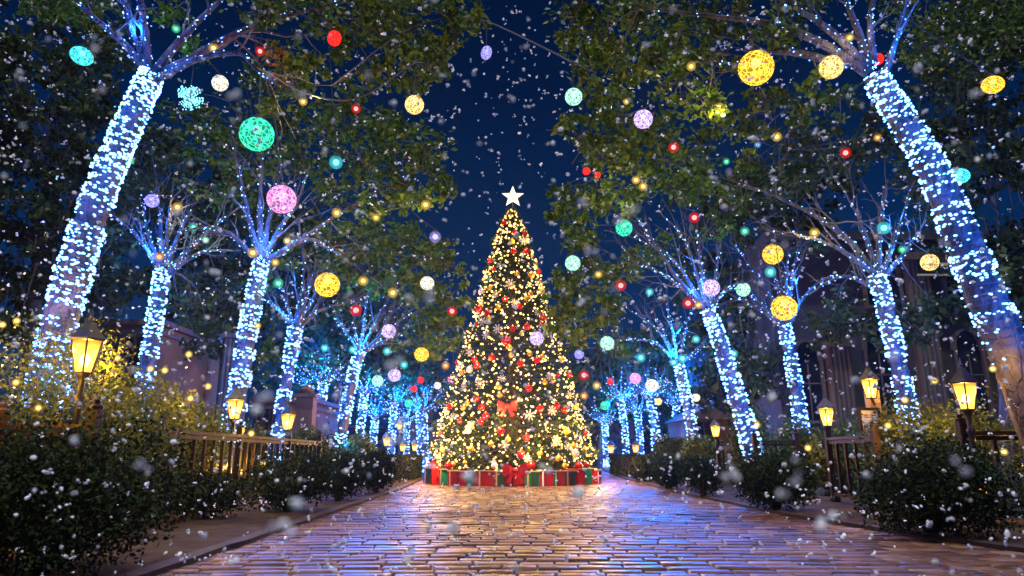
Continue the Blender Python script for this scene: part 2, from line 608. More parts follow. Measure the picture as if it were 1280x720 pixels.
def make_tree(key, label, trunk, limbs, Y, clumps, led=None, leaf=.1, group='trees lining the path', lean_to=None,
              twig_n=5, leafmat=None, barkmat=None, dens=1.0, ledlabel=None, power=40, spread=1.0, limb_r=.50):
    """trunk: [(u, v, width_px)] from bottom to fork; limbs: pixel polylines from the fork; clumps: (u, v, r_px[, Y])"""
    leaf *= 1.45
    leafmat = leafmat or M_LEAF
    barkmat = barkmat or M_BARK
    pts = [P(u, v, Y) for u, v, w in trunk]
    rad = [px(w * .62 / 2, Y) for u, v, w in trunk]
    # down to the ground
    d = (pts[0] - pts[1]).normalized() if pts[0].z > .02 else Vector((0, 0, -1))
    if pts[0].z > .02:
        t = pts[0].z / max(.25, -d.z)
        base = pts[0] + d * t
        base.z = 0
        pts = [base] + pts
        rad = [rad[0] * 1.18] + rad
    base = pts[0].copy()
    root = thing('tree', label, 'tree', base, group)
    loc = lambda L: [p - base for p in L]
    sp = catmull(pts, 7)
    sr = list(np.interp(np.linspace(0, 1, len(sp)), np.linspace(0, 1, len(rad)), rad))
    for i in range(len(sp)):
        sr[i] *= 1 + .05 * math.sin(i * 1.7 + Y) + random.uniform(-.025, .025)
    for i, q in enumerate((1.45, 1.22, 1.10, 1.04)):
        sr[i] *= q
    m = MB()
    m.tube(loc(sp), sr, 18)
    m.build('trunk', barkmat, root, True)
    fork = sp[-1]
    rf = sr[-1]
    nodes = []                                  # (point, radius) on the limbs
    led_paths = []
    twig = MB()
    nb = len(limbs)
    for li, lp in enumerate(limbs):
        r0 = rf * limb_r * random.uniform(.85, 1.15)
        dY = random.uniform(-1, 1) * spread
        q = []
        for k, (u, v) in enumerate(lp):
            f_ = k / max(1, len(lp) - 1)
            q.append(P(u, v, Y + dY * f_ * (1.0 + .4 * Y / 10)))
        # start inside the trunk top
        q[0] = fork.lerp(q[0], .55) - (fork - sp[-3]).normalized() * rf * .5 if lp[0] is not None else q[0]
        s = catmull(q, 6)
        n = len(s)
        rr = [max(.008, r0 * (1 - .80 * (i / (n - 1)) ** .8)) for i in range(n)]
        wob = px(1.0, Y)
        s = [s[0]] + [p + rvec(wob * .5) for p in s[1:]]
        b = MB()
        b.tube(loc(s), rr, 9)
        b.build('branch', barkmat if r0 > .05 else M_TWIG, root, True)
        nodes += [(s[i], rr[i]) for i in range(1, n)]
        led_paths.append((s, rr))
        # twigs off the limb
        for _ in range(twig_n):
            i = random.randrange(n // 4, n - 1)
            dr = (s[i + 1] - s[i]).normalized()
            tv = (dr * .75 + rvec(.45) + Vector((0, 0, .35))).normalized()
            Lw = (s[-1] - s[0]).length * random.uniform(.25, .5)
            w = [s[i] + tv * Lw * t + rvec(.018 * Lw) + Vector((0, 0, .06 * Lw * t * t)) for t in np.linspace(0, 1, 6)]
            w[0] = s[i]
            twig.tube(loc(w), [max(.005, rr[i] * .5 * (1 - .85 * t)) for t in np.linspace(0, 1, 6)], 5, False)
            nodes += [(p, rr[i] * .4) for p in w[2:]]
            for _2 in range(2):
                j = random.randrange(2, 5)
                tv2 = (tv + rvec(.5)).normalized()
                w2 = [w[j] + tv2 * Lw * .45 * t + rvec(.012 * Lw) for t in np.linspace(0, 1, 4)]
                w2[0] = w[j]
                twig.tube(loc(w2), [max(.004, rr[i] * .25 * (1 - .8 * t)) for t in np.linspace(0, 1, 4)], 4, False)
    # foliage
    LC = []
    for c in clumps:
        u, v, r = c[0], c[1], c[2]
        Yc = c[3] if len(c) > 3 else Y + random.uniform(-.3, 1.6) * (.08 * Y)
        cen = P(u, v, Yc)
        rw = px(r, Yc)
        if nodes:
            npnt, nr = min(nodes, key=lambda q: (q[0] - cen).length_squared)
            dist = (cen - npnt).length
            mid = npnt.lerp(cen, .5) + Vector((0, 0, .10 * dist)) + rvec(.05 * dist)
            cc = catmull([npnt, mid, cen], 5)
            r1 = min(nr * .8, .012 + .007 * dist)
            twig.tube(loc(cc), [max(.006, r1 * (1 - .7 * i / (len(cc) - 1))) for i in range(len(cc))], 6, False)
        nsub = max(4, int(3 + r / 4))
        nl = int(dens * (r * Yc / (leaf * F) * 1.0) ** 2 * 19 / nsub) + 8
        for k in range(nsub):
            dv = rvec(.55)
            if dv.length > 1.25: dv *= 1.25 / dv.length
            sc_ = cen + Vector((dv.x * rw, dv.y * rw * 1.2, dv.z * rw * .75))
            tw = [cen, cen.lerp(sc_, .5) + rvec(.05 * rw), sc_]
            twig.tube(loc(tw), [.012, .009, .005], 4, False)
            sr_ = rw * random.uniform(.28, .52)
            g_ = rng.normal(size=(nl, 3)) * np.array([.62, .62, .40]) * sr_
            LC.append(g_ + np.array(sc_ - base))
        ALLTIPS.append(cen)
    if twig.v:
        twig.build('twigs', M_TWIG, root, True)
    if LC:
        leaves('crown', np.concatenate(LC), leaf, leafmat, root, droop=.25)
    for p, r_ in nodes[::3]:
        ALLTIPS.append(p)
    # LED string
    if led:
        nled, rl, ltop, parts = led['n'], led['r'], led.get('limb', 0), led.get('parts', 0)
        st = thing('led_string', ledlabel, 'light string', base, 'blue light strings wound round the tree trunks')
        pos = []
        cab = []
        turns = led.get('turns', 16)
        f0 = led.get('from', .12)
        cum = np.linspace(f0, 1.0, 1000)
        for i, f_ in enumerate(cum):
            k = f_ * (len(sp) - 1)
            k0 = min(int(k), len(sp) - 2)
            p = sp[k0].lerp(sp[k0 + 1], k - k0)
            r_ = sr[k0] + (sr[k0 + 1] - sr[k0]) * (k - k0)
            t = (sp[k0 + 1] - sp[k0]).normalized()
            ax = t.cross(Vector((0, 1, 0))).normalized()
            ay = ax.cross(t)
            a = 2 * math.pi * turns * (f_ - f0) / (1 - f0)
            cab.append(p + (ax * math.cos(a) + ay * math.sin(a)) * (r_ + .012))
        cm = MB()
        cm.tube(loc(cab), .006, 4, False)
        cm.build('cable', M_LEDCORD, st)
        gap = led.get('gaps', [])
        for i in range(nled):
            f_ = random.uniform(f0, 1.0)
            a = 2 * math.pi * turns * (f_ - f0) / (1 - f0) + random.gauss(0, .12)
            f_ = min(1.0, max(f0, f_ + random.gauss(0, .2) * (1 - f0) / turns))
            if any(abs(f_ - g0) < gw for g0, gw in gap) and random.random() < .88: continue
            # bands: the winding is dense in places
            if math.sin(f_ * 23 + 1.3 + Y) < -.80 and random.random() < .75: continue
            k = f_ * (len(sp) - 1)
            k0 = min(int(k), len(sp) - 2)
            p = sp[k0].lerp(sp[k0 + 1], k - k0)
            r_ = sr[k0] + (sr[k0 + 1] - sr[k0]) * (k - k0)
            t = (sp[k0 + 1] - sp[k0]).normalized()
            ax = t.cross(Vector((0, 1, 0))).normalized()
            ay = ax.cross(t)
            nrm = ax * math.cos(a) + ay * math.sin(a)
            tang = (t.cross(nrm)).normalized()
            pos.append((p + nrm * (r_ + rl * .8 + random.uniform(0, .02)), tang, nrm, 1.0))
        for s, rr in led_paths:
            for _ in range(ltop):
                i = int(random.random() ** 1.6 * (len(s) - 2))
                nrm = rvec().normalized()
                nrm.y -= .4
                nrm.normalize()
                pos.append((s[i] + nrm * (rr[i] + rl * .4), (s[i + 1] - s[i]).normalized(), nrm, random.uniform(.35, .7)))
        score = [((1 if q[2].y < .15 else 0), -(q[0] - cam.location).length) for q in pos]
        order = sorted(range(len(pos)), key=lambda i: score[i], reverse=True)
        random.shuffle(order) if False else None
        front = [i for i in order if score[i][0] == 1]
        random.shuffle(front)
        chosen = set(front[:parts])
        key_ = (round(rl, 4),)
        if key_ not in LEDM:
            LEDM[key_] = led_mesh(rl, M_LED, 'led_bulb')
        rest = MB()
        for i, (p, tg, nr, sc_) in enumerate(pos):
            yv = nr
            xv = (tg + rvec(.25)).normalized()
            xv = (xv - yv * xv.dot(yv)).normalized()
            zv = xv.cross(yv)
            Mr = Matrix((xv, yv, zv)).transposed()
            s_ = sc_ * random.uniform(.75, 1.15)
            if i in chosen:
                o = link_mesh('bulb', LEDM[key_], st)
                o.matrix_local = Matrix.Translation(p - base) @ Mr.to_4x4() @ Matrix.Diagonal((s_, s_, s_, 1))
            else:
                rest.sphere(p - base, rl * s_, 5, 3, (1.5, 1, .8), Mr)
        if rest.v:
            o = rest.build('bulb', M_LED, st, True)
            o['kind'] = 'stuff'
        rel = lambda L: [p - base for p in L]
        i0 = int(f0 * len(sp))
        blue_fill(rel(sp[i0:]), sr[i0:], power, st, led.get("lamps", 4), Y)
        # added fill points that turn the limbs above the fork blue
        for k in range(led.get('top_fill', 2)):
            light(fork - base + Vector((random.uniform(-.5, .5), -.35 - .25 * k, .55 + .8 * k)), power * (2.2 if Y < 12 else 3.8 if Y < 24 else 6.0), BLUE if Y < 24 else (.0, .19, 1.0), .06, st, 'led_fill')
    return root


def fan(u, v, n, L, w=75, jit=.25):
    out = []
    for i in range(n):
        a = R(-w + 2 * w * (i + random.uniform(.2, .8)) / n)
        l_ = L * random.uniform(.7, 1.15) * (1 - .25 * abs(math.sin(a)))
        p1 = (u + math.sin(a) * l_ * .45, v - math.cos(a) * l_ * .35)
        p2 = (u + math.sin(a) * l_ * .95, v - math.cos(a) * l_ * .80 - l_ * .12)
        out.append([(u, v), p1, p2])
    return out


def scat(u0, v0, u1, v1, n, r0, r1, Y0, Y1):
    return [(random.uniform(u0, u1), random.uniform(v0, v1), random.uniform(r0, r1), random.uniform(Y0, Y1)) for _ in range(n)]


# the big leaning tree at the left
make_tree('L1', 'big leaning tree with a thick trunk behind the tallest lantern at left',
    [(62, 470, 66), (78, 390, 64), (105, 300, 60), (135, 215, 55), (168, 140, 50), (190, 92, 46)],
    [[(190, 85), (150, 50), (100, 5), (70, -40)], [(185, 80), (180, 30), (172, -30), (165, -90)],
     [(200, 80), (235, 40), (275, 0), (320, -50)], [(205, 95), (245, 75), (295, 66), (322, 88), (350, 108)],
     [(225, 80), (290, 45), (345, 24), (420, 4), (510, -12)], [(180, 80), (160, 25), (148, -30)]],
    9.4,
    [(560, 20, 36), (535, 60, 36), (500, 60, 42), (455, 30, 44), (405, 22, 36), (520, 100, 26), (545, 88, 20), (590, 22, 22), (575, -20, 40), (470, 90, 24), (480, 0, 40),
     (352, 70, 26), (372, 100, 30), (342, 135, 16), (392, 80, 22), (330, 20, 30), (430, 60, 26), (380, -20, 40), (500, -40, 60), (300, -30, 50), (200, -50, 60),
     (215, 20, 20, 11.5), (240, 60, 18, 11.5), (70, 10, 45, 11), (115, 0, 40, 12), (40, -40, 60, 10)],
    led=dict(n=2470, r=.018, limb=46, parts=100, turns=40, lamps=11, top_fill=3, gaps=[(.33, .012), (.55, .015)]), leaf=.085, power=34,
    ledlabel='blue LED string round the big leaning trunk at left, large bright bulbs', twig_n=4)

make_tree('R1', 'big tree with thick trunk leaning in from the right, mottled bare bark at its foot',
    [(1285, 500, 74), (1262, 440, 72), (1232, 370, 70), (1200, 290, 66), (1165, 210, 58), (1125, 145, 52), (1092, 95, 46)],
    [[(1075, 80), (1028, 54), (984, 37), (947, 27), (870, 18), (800, 10)], [(1075, 66), (1035, 37), (984, 3), (930, -30)],
     [(1080, 60), (1065, 20), (1052, -20)], [(1085, 55), (1088, 20), (1094, -30)], [(1109, 95), (1117, 60), (1130, 17), (1140, -40)],
     [(1028, 60), (978, 64), (940, 80), (880, 75)]],
    9.6,
    [(718, 18, 34), (758, 40, 42), (800, 20, 40), (738, 80, 32), (780, 84, 36), (822, 70, 38), (705, 50, 14), (850, 40, 38), (900, 30, 36), (748, 108, 22), (850, 102, 28),
     (880, 130, 26), (905, 150, 26), (935, 150, 28), (870, 70, 24), (940, 200, 20), (970, 50, 36), (1000, 135, 26), (1020, 105, 20), (1050, 125, 24), (960, 120, 22),
     (740, -30, 50), (830, -40, 60), (930, -40, 60), (1030, -40, 60), (1000, 10, 30), (905, 90, 22),
     (1200, 20, 58, 12), (1262, 40, 46, 12), (1160, 50, 36, 12.5), (1270, -20, 60, 11), (1150, -30, 50, 11.5)],
    led=dict(n=1950, r=.018, limb=44, parts=100, turns=34, lamps=11, top_fill=3, gaps=[(.43, .03), (.30, .07), (.64, .012)], **{'from': .26}), leaf=.085, power=34,
    ledlabel='blue LED string round the big trunk leaning in from the right', twig_n=4)

make_tree('L2', 'tall tree behind the second lantern at left, long right limb reaching over the path',
    [(296, 500, 36), (306, 440, 34), (314, 390, 32), (326, 330, 28)],
    [[(325, 310), (310, 270), (300, 220), (290, 170)], [(328, 310), (325, 260), (328, 200), (330, 150)], [(335, 315), (350, 285), (372, 250), (388, 205)],
     [(340, 318), (375, 300), (420, 270), (470, 240), (520, 212)], [(345, 312), (380, 300), (410, 310), (440, 332)], [(320, 315), (285, 290), (250, 285), (225, 290)], [(330, 312), (338, 265), (350, 215), (352, 180)]],
    16.0,
    [(480, 172, 36), (520, 192, 32), (545, 222, 22), (500, 222, 36), (452, 200, 36), (420, 232, 32), (470, 258, 26), (530, 250, 22), (390, 200, 30), (540, 195, 18), (505, 255, 20),
     (350, 195, 30), (265, 190, 36), (285, 235, 34), (300, 160, 36), (245, 150, 28), (400, 160, 34), (430, 130, 34), (350, 140, 30), (470, 150, 30), (330, 110, 30), (555, 235, 14)],
    led=dict(n=806, r=.026, limb=40, parts=100, turns=32, lamps=7, top_fill=2, gaps=[(.42, .03)]), leaf=.13, power=60,
    ledlabel='blue LED string round the tall trunk behind the second lantern at left', twig_n=5)

make_tree('L3', 'fan-branched tree right of the big leaning tree, above the orange-lit house',
    [(182, 470, 30), (190, 420, 28), (198, 370, 27), (203, 338, 26)],
    [[(195, 325), (170, 295), (135, 265)], [(198, 325), (185, 290), (178, 250), (170, 215)], [(203, 325), (200, 270), (195, 225)], [(207, 325), (211, 280), (217, 225)],
     [(212, 325), (225, 290), (242, 250)], [(215, 335), (240, 310), (265, 285), (300, 258)], [(215, 340), (250, 316), (300, 313)]],
    17.5,
    [(150, 300, 26), (155, 355, 24), (240, 380, 28), (262, 412, 26), (232, 345, 26), (272, 362, 26), (160, 235, 28), (210, 200, 34), (120, 330, 22), (250, 300, 20), (180, 180, 30), (140, 200, 30, 19), (110, 270, 30, 19.5), (255, 440, 18)],
    led=dict(n=624, r=.028, limb=36, parts=100, turns=26, lamps=4, top_fill=2, gaps=[(.30, .03)]), leaf=.14, power=75, leafmat=M_LEAFD,
    ledlabel='blue LED string round the trunk right of the big leaning tree', twig_n=6)

make_tree('L4', 'tree with low spreading fork behind the third lantern at left',
    [(348, 545, 24), (356, 490, 23), (363, 445, 22), (369, 410, 25)],
    [[(365, 402), (345, 385), (325, 372)], [(366, 400), (355, 370), (345, 345)], [(370, 400), (378, 360), (380, 315)], [(374, 402), (390, 375), (402, 345)], [(376, 405), (400, 388), (440, 376)], [(372, 400), (385, 365), (395, 325)]],
    20.5,
    [(500, 300, 36), (540, 312, 26), (560, 332, 18), (520, 348, 30), (470, 320, 28), (430, 325, 26), (400, 292, 28), (450, 285, 26), (340, 440, 16), (560, 318, 14), (330, 350, 20), (365, 330, 22), (410, 345, 18)],
    led=dict(n=520, r=.030, limb=40, parts=100, turns=24, lamps=4, top_fill=2, gaps=[(.55, .04)]), leaf=.16, power=85,
    ledlabel='blue LED string round the low-forked trunk behind the third lantern at left', twig_n=7)

make_tree('L5', 'slim leaning tree with high fork below the gold globe, left of the Christmas tree',
    [(424, 560, 20), (433, 510, 20), (441, 470, 19), (450, 438, 18)],
    [[(448, 432), (443, 410), (438, 372)], [(450, 432), (456, 400), (461, 355)], [(454, 434), (468, 405), (487, 372), (502, 345)], [(458, 434), (475, 422), (500, 400), (532, 384)], [(460, 437), (490, 422), (530, 412)], [(448, 434), (430, 415), (415, 390)]],
    26.0,
    [(520, 360, 24), (562, 372, 22), (545, 400, 26), (530, 405, 26), (555, 432, 20), (505, 430, 18), (570, 400, 14), (480, 350, 22), (575, 378, 12), (430, 385, 18), (535, 440, 16), (450, 350, 22)],
    led=dict(n=429, r=.036, limb=36, parts=100, turns=24, lamps=3, top_fill=2), leaf=.19, power=110,
    ledlabel='blue LED string round the slim trunk left of the mint globe', twig_n=6)

make_tree('R2', 'tall tree with a slanting trunk behind the far right lantern',
    [(940, 560, 34), (926, 510, 32), (910, 460, 30), (896, 415, 26), (884, 388, 24)],
    [[(880, 385), (860, 350), (838, 322), (800, 300), (755, 288)], [(878, 382), (850, 358), (820, 338), (785, 330)], [(882, 380), (868, 335), (852, 295), (825, 265)],
     [(884, 380), (876, 330), (871, 275)], [(888, 380), (896, 340), (903, 290)], [(880, 382), (845, 345), (815, 300), (790, 265)], [(886, 385), (905, 365), (930, 350)]],
    19.0,
    [(700, 152, 20, 16), (722, 172, 28, 16), (760, 182, 28, 16), (745, 204, 22, 17), (790, 190, 36, 17), (830, 200, 36, 17), (850, 240, 36, 18), (792, 240, 36, 18), (742, 256, 36, 17), (710, 256, 26, 17),
     (692, 272, 12, 17), (720, 290, 22, 18), (880, 222, 28), (910, 262, 26), (870, 185, 28), (820, 155, 30, 16), (770, 145, 28, 15), (690, 240, 12, 17), (890, 290, 18)],
    led=dict(n=728, r=.030, limb=42, parts=100, turns=28, lamps=7, top_fill=2), leaf=.14, power=80,
    ledlabel='blue LED string round the slanting trunk behind the far right lantern', twig_n=6)

make_tree('R3', 'tree under the two big gold globes at right, limbs spread wide',
    [(1004, 560, 25), (998, 505, 24), (990, 455, 23), (981, 408, 23)],
    [[(975, 400), (950, 386), (920, 375), (885, 388)], [(975, 400), (945, 372), (905, 358)], [(978, 398), (960, 365), (932, 325), (912, 300)], [(982, 395), (983, 350), (986, 305)],
     [(986, 395), (991, 340), (1002, 295)], [(990, 398), (1008, 368), (1040, 346), (1080, 352)], [(980, 396), (970, 350), (962, 310)]],
    21.5,
    [(950, 232, 34, 20), (1000, 222, 28, 20), (980, 172, 28, 18), (930, 452, 32, 27), (910, 425, 26, 27), (955, 480, 24, 27), (1040, 402, 26), (1070, 402, 22), (1030, 425, 16), (1055, 380, 18), (1050, 200, 26, 19), (930, 300, 18), (1010, 310, 20)],
    led=dict(n=559, r=.030, limb=40, parts=100, turns=25, lamps=4, top_fill=2), leaf=.16, power=90, leafmat=M_LEAFD,
    ledlabel='blue LED string round the trunk just below the largest low gold globe', twig_n=6)

make_tree('R4', 'tree with straight lit trunk right of the notice board, long limbs to the left',
    [(1142, 560, 33), (1132, 500, 32), (1120, 440, 31), (1108, 390, 30), (1096, 345, 29)],
    [[(1090, 335), (1060, 300), (1020, 270), (970, 245), (930, 232)], [(1085, 330), (1050, 312), (1010, 296), (945, 285)], [(1095, 330), (1080, 290), (1063, 250), (1040, 220)],
     [(1098, 330), (1100, 280), (1110, 225)], [(1105, 335), (1122, 290), (1143, 225)], [(1108, 340), (1135, 312), (1158, 275)], [(1098, 372), (1083, 355), (1050, 346), (1005, 372)]],
    16.5,
    [(1130, 392, 26), (1112, 425, 20), (1150, 420, 22), (1170, 380, 20), (1060, 190, 30), (1110, 180, 34), (1150, 210, 34), (1170, 260, 26), (1020, 180, 26), (990, 230, 24), (1180, 310, 18), (1090, 150, 26), (1140, 160, 30, 18)],
    led=dict(n=728, r=.027, limb=40, parts=100, turns=28, lamps=7, top_fill=2, gaps=[(.55, .03)]), leaf=.13, power=65, leafmat=M_LEAFD,
    ledlabel='blue LED string round the straight trunk right of the notice board', twig_n=6)

make_tree('R5', 'slim tree with pale twisting limbs left of the slanting trunk',
    [(870, 565, 19), (862, 520, 18), (855, 485, 18), (849, 458, 17)],
    [[(845, 450), (820, 430), (790, 424), (768, 428)], [(845, 450), (825, 416), (800, 396), (768, 374)], [(848, 450), (840, 410), (829, 365)], [(850, 450), (857, 410), (872, 375)], [(853, 452), (875, 435), (902, 420)], [(847, 450), (835, 425), (815, 385)]],
    28.0,
    [(722, 312, 26, 22), (706, 350, 16, 22), (730, 370, 32, 23), (702, 390, 20, 23), (770, 342, 26, 23), (760, 382, 26, 24), (720, 420, 20, 25), (800, 330, 24), (772, 432, 20), (690, 410, 12, 24), (830, 310, 22), (700, 372, 16, 23), (745, 400, 20, 25), (740, 330, 20, 22), (860, 340, 16)],
    led=dict(n=429, r=.037, limb=36, parts=100, turns=24, lamps=3, top_fill=2), leaf=.19, power=120,
    ledlabel='blue LED string round the slim trunk left of the slanting trunk', twig_n=6)

FAR = [
    ('far thin tree between the low-forked trunk and the slim leaning tree', 402, [(400, 560, 15), (402, 510, 14), (404, 478, 14)], 34, 55),
    ('far tree close behind the slim leaning tree at left', 455, [(449, 560, 13), (452, 520, 12), (456, 490, 12)], 37, 55),
    ('far short tree under the dim blue twigs left of the lamps', 468, [(465, 572, 11), (467, 545, 11), (469, 520, 12)], 44, 38),
    ('far tree above the bright far lamp, its fork below the lower lavender globe', 490, [(488, 572, 12), (490, 540, 12), (493, 504, 12)], 42, 52),
    ('far thick pollard tree next to the Christmas tree on its left', 528, [(529, 585, 18), (528, 550, 18), (527, 515, 20)], 40, 46),
    ('far thin tree with fan of twigs right of the Christmas tree', 778, [(783, 575, 9), (781, 540, 10), (776, 500, 10)], 42, 55),
    ('far tree directly under the warm white globe at right', 817, [(822, 578, 15), (819, 540, 14), (813, 495, 13)], 37, 45),
    ('farthest left tree, seen between the pollard and the far leaning trunk', 508, [(508, 578, 9), (508, 552, 9), (509, 526, 10)], 52, 36),
    ('far tree between the thin far trunk and the one under the white globe', 800, [(801, 576, 10), (800, 548, 10), (797, 515, 11)], 48, 42),
    ('far tree close right of the Christmas tree, nearly hidden', 757, [(758, 578, 9), (757, 552, 9), (756, 528, 10)], 50, 36),
    ('far tree left of the thin far trunk, behind the low-forked tree', 384, [(383, 560, 11), (385, 520, 11), (388, 484, 12)], 38, 48),
    ('far small tree between two lit trunks right of the warm white globe', 842, [(842, 570, 10), (843, 535, 10), (846, 505, 11)], 46, 50),
]
FSHORT = ['far thin trunk left of the slim leaning one', 'far trunk close behind the slim leaning one', 'far short trunk left of the brightest far lamp', 'far trunk right above the brightest far lamp', 'thick pollard trunk left of the Christmas tree',
          'thin far trunk right of the Christmas tree', 'far trunk under the warm white globe at right', 'farthest left trunk beside the pollard', 'far trunk between the thin one and the white globe', 'far trunk nearly hidden right of the Christmas tree', 'far trunk behind the low-forked tree', 'small far trunk right of the warm white globe']
for i, (lab, u, tr, Y, L) in enumerate(FAR):
    fu, fv, _w = tr[-1]
    cl = []
    for k in range(9):
        cu, cv = fu + random.uniform(-42, 42), fv - random.uniform(25, 75)
        if abs(cu - 640) < 100: cu = 640 + math.copysign(105, fu - 640)
        cl.append((cu, cv, random.uniform(10, 18), Y + random.uniform(1, 4)))
    make_tree('F%d' % i, lab, tr, fan(fu, fv, 11, L), Y, cl,
              led=dict(n=299, r=.043, limb=26, parts=40, turns=20, lamps=2, top_fill=2), leaf=.26, power=170, leafmat=M_LEAFD,
              ledlabel='blue LED string on the ' + FSHORT[i], twig_n=3)

# dark trees without lights behind both rows
for lab, tr, Y, box in [
    ('dark unlit leafy tree filling the top left corner behind the leaning trunk', [(30, 560, 30), (40, 420, 26), (50, 300, 22)], 20, (-60, 0, 150, 420)),
    ('dark unlit tree behind the fan-branched tree at left', [(255, 560, 22), (258, 470, 20), (262, 400, 18)], 27, (170, 210, 330, 450)),
    ('dark unlit tree behind the low-forked tree at left', [(415, 575, 14), (420, 520, 14), (425, 450, 12)], 36, (340, 280, 500, 470)),
    ('dark unlit leafy tree at the far right edge before the stone building', [(1262, 560, 30), (1256, 440, 28), (1250, 320, 24)], 18, (1165, 0, 1340, 400)),
    ('dark unlit tree behind the wide-limbed tree at right', [(945, 580, 24), (945, 530, 22), (940, 450, 20)], 31, (850, 210, 1060, 500)),
    ('dark unlit tree low behind the teal globe right of the Christmas tree', [(750, 590, 12), (752, 560, 12), (755, 500, 10)], 52, (725, 440, 850, 545)),
]:
    u0, v0, u1, v1 = box
    fu, fv, _w = tr[-1]
    nC = int((u1 - u0) * (v1 - v0) / 900)
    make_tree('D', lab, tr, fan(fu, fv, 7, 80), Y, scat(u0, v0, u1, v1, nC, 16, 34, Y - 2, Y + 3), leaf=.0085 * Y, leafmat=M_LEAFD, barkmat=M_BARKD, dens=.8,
              group='dark trees behind the lit rows', twig_n=2)


# ------------------------------------------------------------------ shrubs
def shrub(label, cx, cy, rx, ry, h, n, leaf, mat, group, name='shrub', cat='shrub', lumps=7, z0=0.03):
    root = thing(name, label, cat, (cx, cy, z0), group)
    pts = []
    L = []
    for k in range(lumps):
        a = random.uniform(0, 2 * math.pi); q = random.uniform(.1, .52)
        L.append((math.cos(a) * q * rx, math.sin(a) * q * ry, h * random.uniform(.32, .62), random.uniform(.42, .62)))
    L.append((0, 0, h * .48, .82))
    per = n // len(L)
    for (lx, ly, lz, s) in L:
        d = rng.normal(size=(per, 3)); d /= np.linalg.norm(d, axis=1, keepdims=True)
        rr = (rng.uniform(.25, 1.0, per) ** .45)[:, None] * (1 + .07 * rng.normal(size=(per, 1)))
        p = d * rr * np.array([rx * s, ry * s, h * .5 * (s + .28)]) + np.array([lx, ly, lz])
        pts.append(p)
    p = np.concatenate(pts)
    p = p[p[:, 2] > .02]
    p = p[p[:, 2] < h * 1.08]
    leaves('foliage', p, leaf, mat, root)
    st = MB()
    for k in range(6):
        a = 2 * math.pi * k / 6 + random.random()
        e = Vector((math.cos(a) * rx * .55, math.sin(a) * ry * .55, h * random.uniform(.55, .8)))
        c = [Vector((0, 0, 0)) + Vector((math.cos(a), math.sin(a), 0)) * .05, e * .5 + Vector((0, 0, .1 * h)), e]
        st.tube(catmull(c, 4), [.025 * (1 - .08 * i) for i in range(9)], 5)
    st.build('stem', M_BARKD, root, True)
    return root


GB = 'dark shrubs along the path edge'
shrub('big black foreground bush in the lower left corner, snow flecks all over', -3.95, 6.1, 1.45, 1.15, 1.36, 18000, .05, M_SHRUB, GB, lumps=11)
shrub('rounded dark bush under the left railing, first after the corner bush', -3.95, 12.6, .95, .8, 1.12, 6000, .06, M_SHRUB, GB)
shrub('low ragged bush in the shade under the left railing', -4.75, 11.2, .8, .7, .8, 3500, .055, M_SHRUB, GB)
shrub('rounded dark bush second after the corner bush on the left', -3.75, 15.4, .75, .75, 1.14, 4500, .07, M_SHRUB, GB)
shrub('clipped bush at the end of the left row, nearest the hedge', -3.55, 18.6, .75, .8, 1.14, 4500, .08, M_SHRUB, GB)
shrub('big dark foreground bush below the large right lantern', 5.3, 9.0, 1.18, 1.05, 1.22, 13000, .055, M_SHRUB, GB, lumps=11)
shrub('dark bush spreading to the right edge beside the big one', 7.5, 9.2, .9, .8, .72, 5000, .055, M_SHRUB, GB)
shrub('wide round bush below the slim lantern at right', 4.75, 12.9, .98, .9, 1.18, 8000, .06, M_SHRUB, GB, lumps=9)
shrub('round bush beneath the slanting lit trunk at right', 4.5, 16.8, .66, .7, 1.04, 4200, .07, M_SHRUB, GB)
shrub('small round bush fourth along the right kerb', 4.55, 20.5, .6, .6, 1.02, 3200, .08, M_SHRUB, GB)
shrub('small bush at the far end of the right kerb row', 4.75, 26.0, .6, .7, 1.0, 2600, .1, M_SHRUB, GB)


def hedge(label, x0, x1, y0, y1, h, n, leaf):
    root = thing('hedge', label, 'hedge', ((x0 + x1) / 2, (y0 + y1) / 2, .03), 'clipped hedges at the end of the path')
    q = rng.uniform(-1, 1, (n, 3))
    ax = rng.integers(0, 3, n)
    for i in range(3):
        msk = ax == i
        q[msk, i] = np.sign(q[msk, i]) * rng.uniform(.86, 1.03, msk.sum())
    q[:, 2] = (q[:, 2] + 1) / 2 * h
    q[:, 0] *= (x1 - x0) / 2
    q[:, 1] *= (y1 - y0) / 2
    leaves('foliage', q[q[:, 2] > .03], leaf, M_SHRUB, root)
    core = MB()
    core.box((0, 0, h * .47), ((x1 - x0) * .84, (y1 - y0) * .84, h * .88))
    core.build('twig_core', M_BARKD, root)


hedge('clipped low hedge behind the left bush row near the Christmas tree', -5.6, -3.9, 27, 30.5, .95, 6000, .1)
hedge('tiny clipped hedge beside the far lamps left of the presents', -6.4, -4.7, 34, 37, .9, 3500, .12)
hedge('long clipped hedge right of the presents under the far lamps', 4.9, 7.6, 33, 35.5, .95, 6000, .11)
hedge('dark hedge block behind the last small bush at right', 5.2, 6.2, 27.2, 30, .95, 4000, .1)

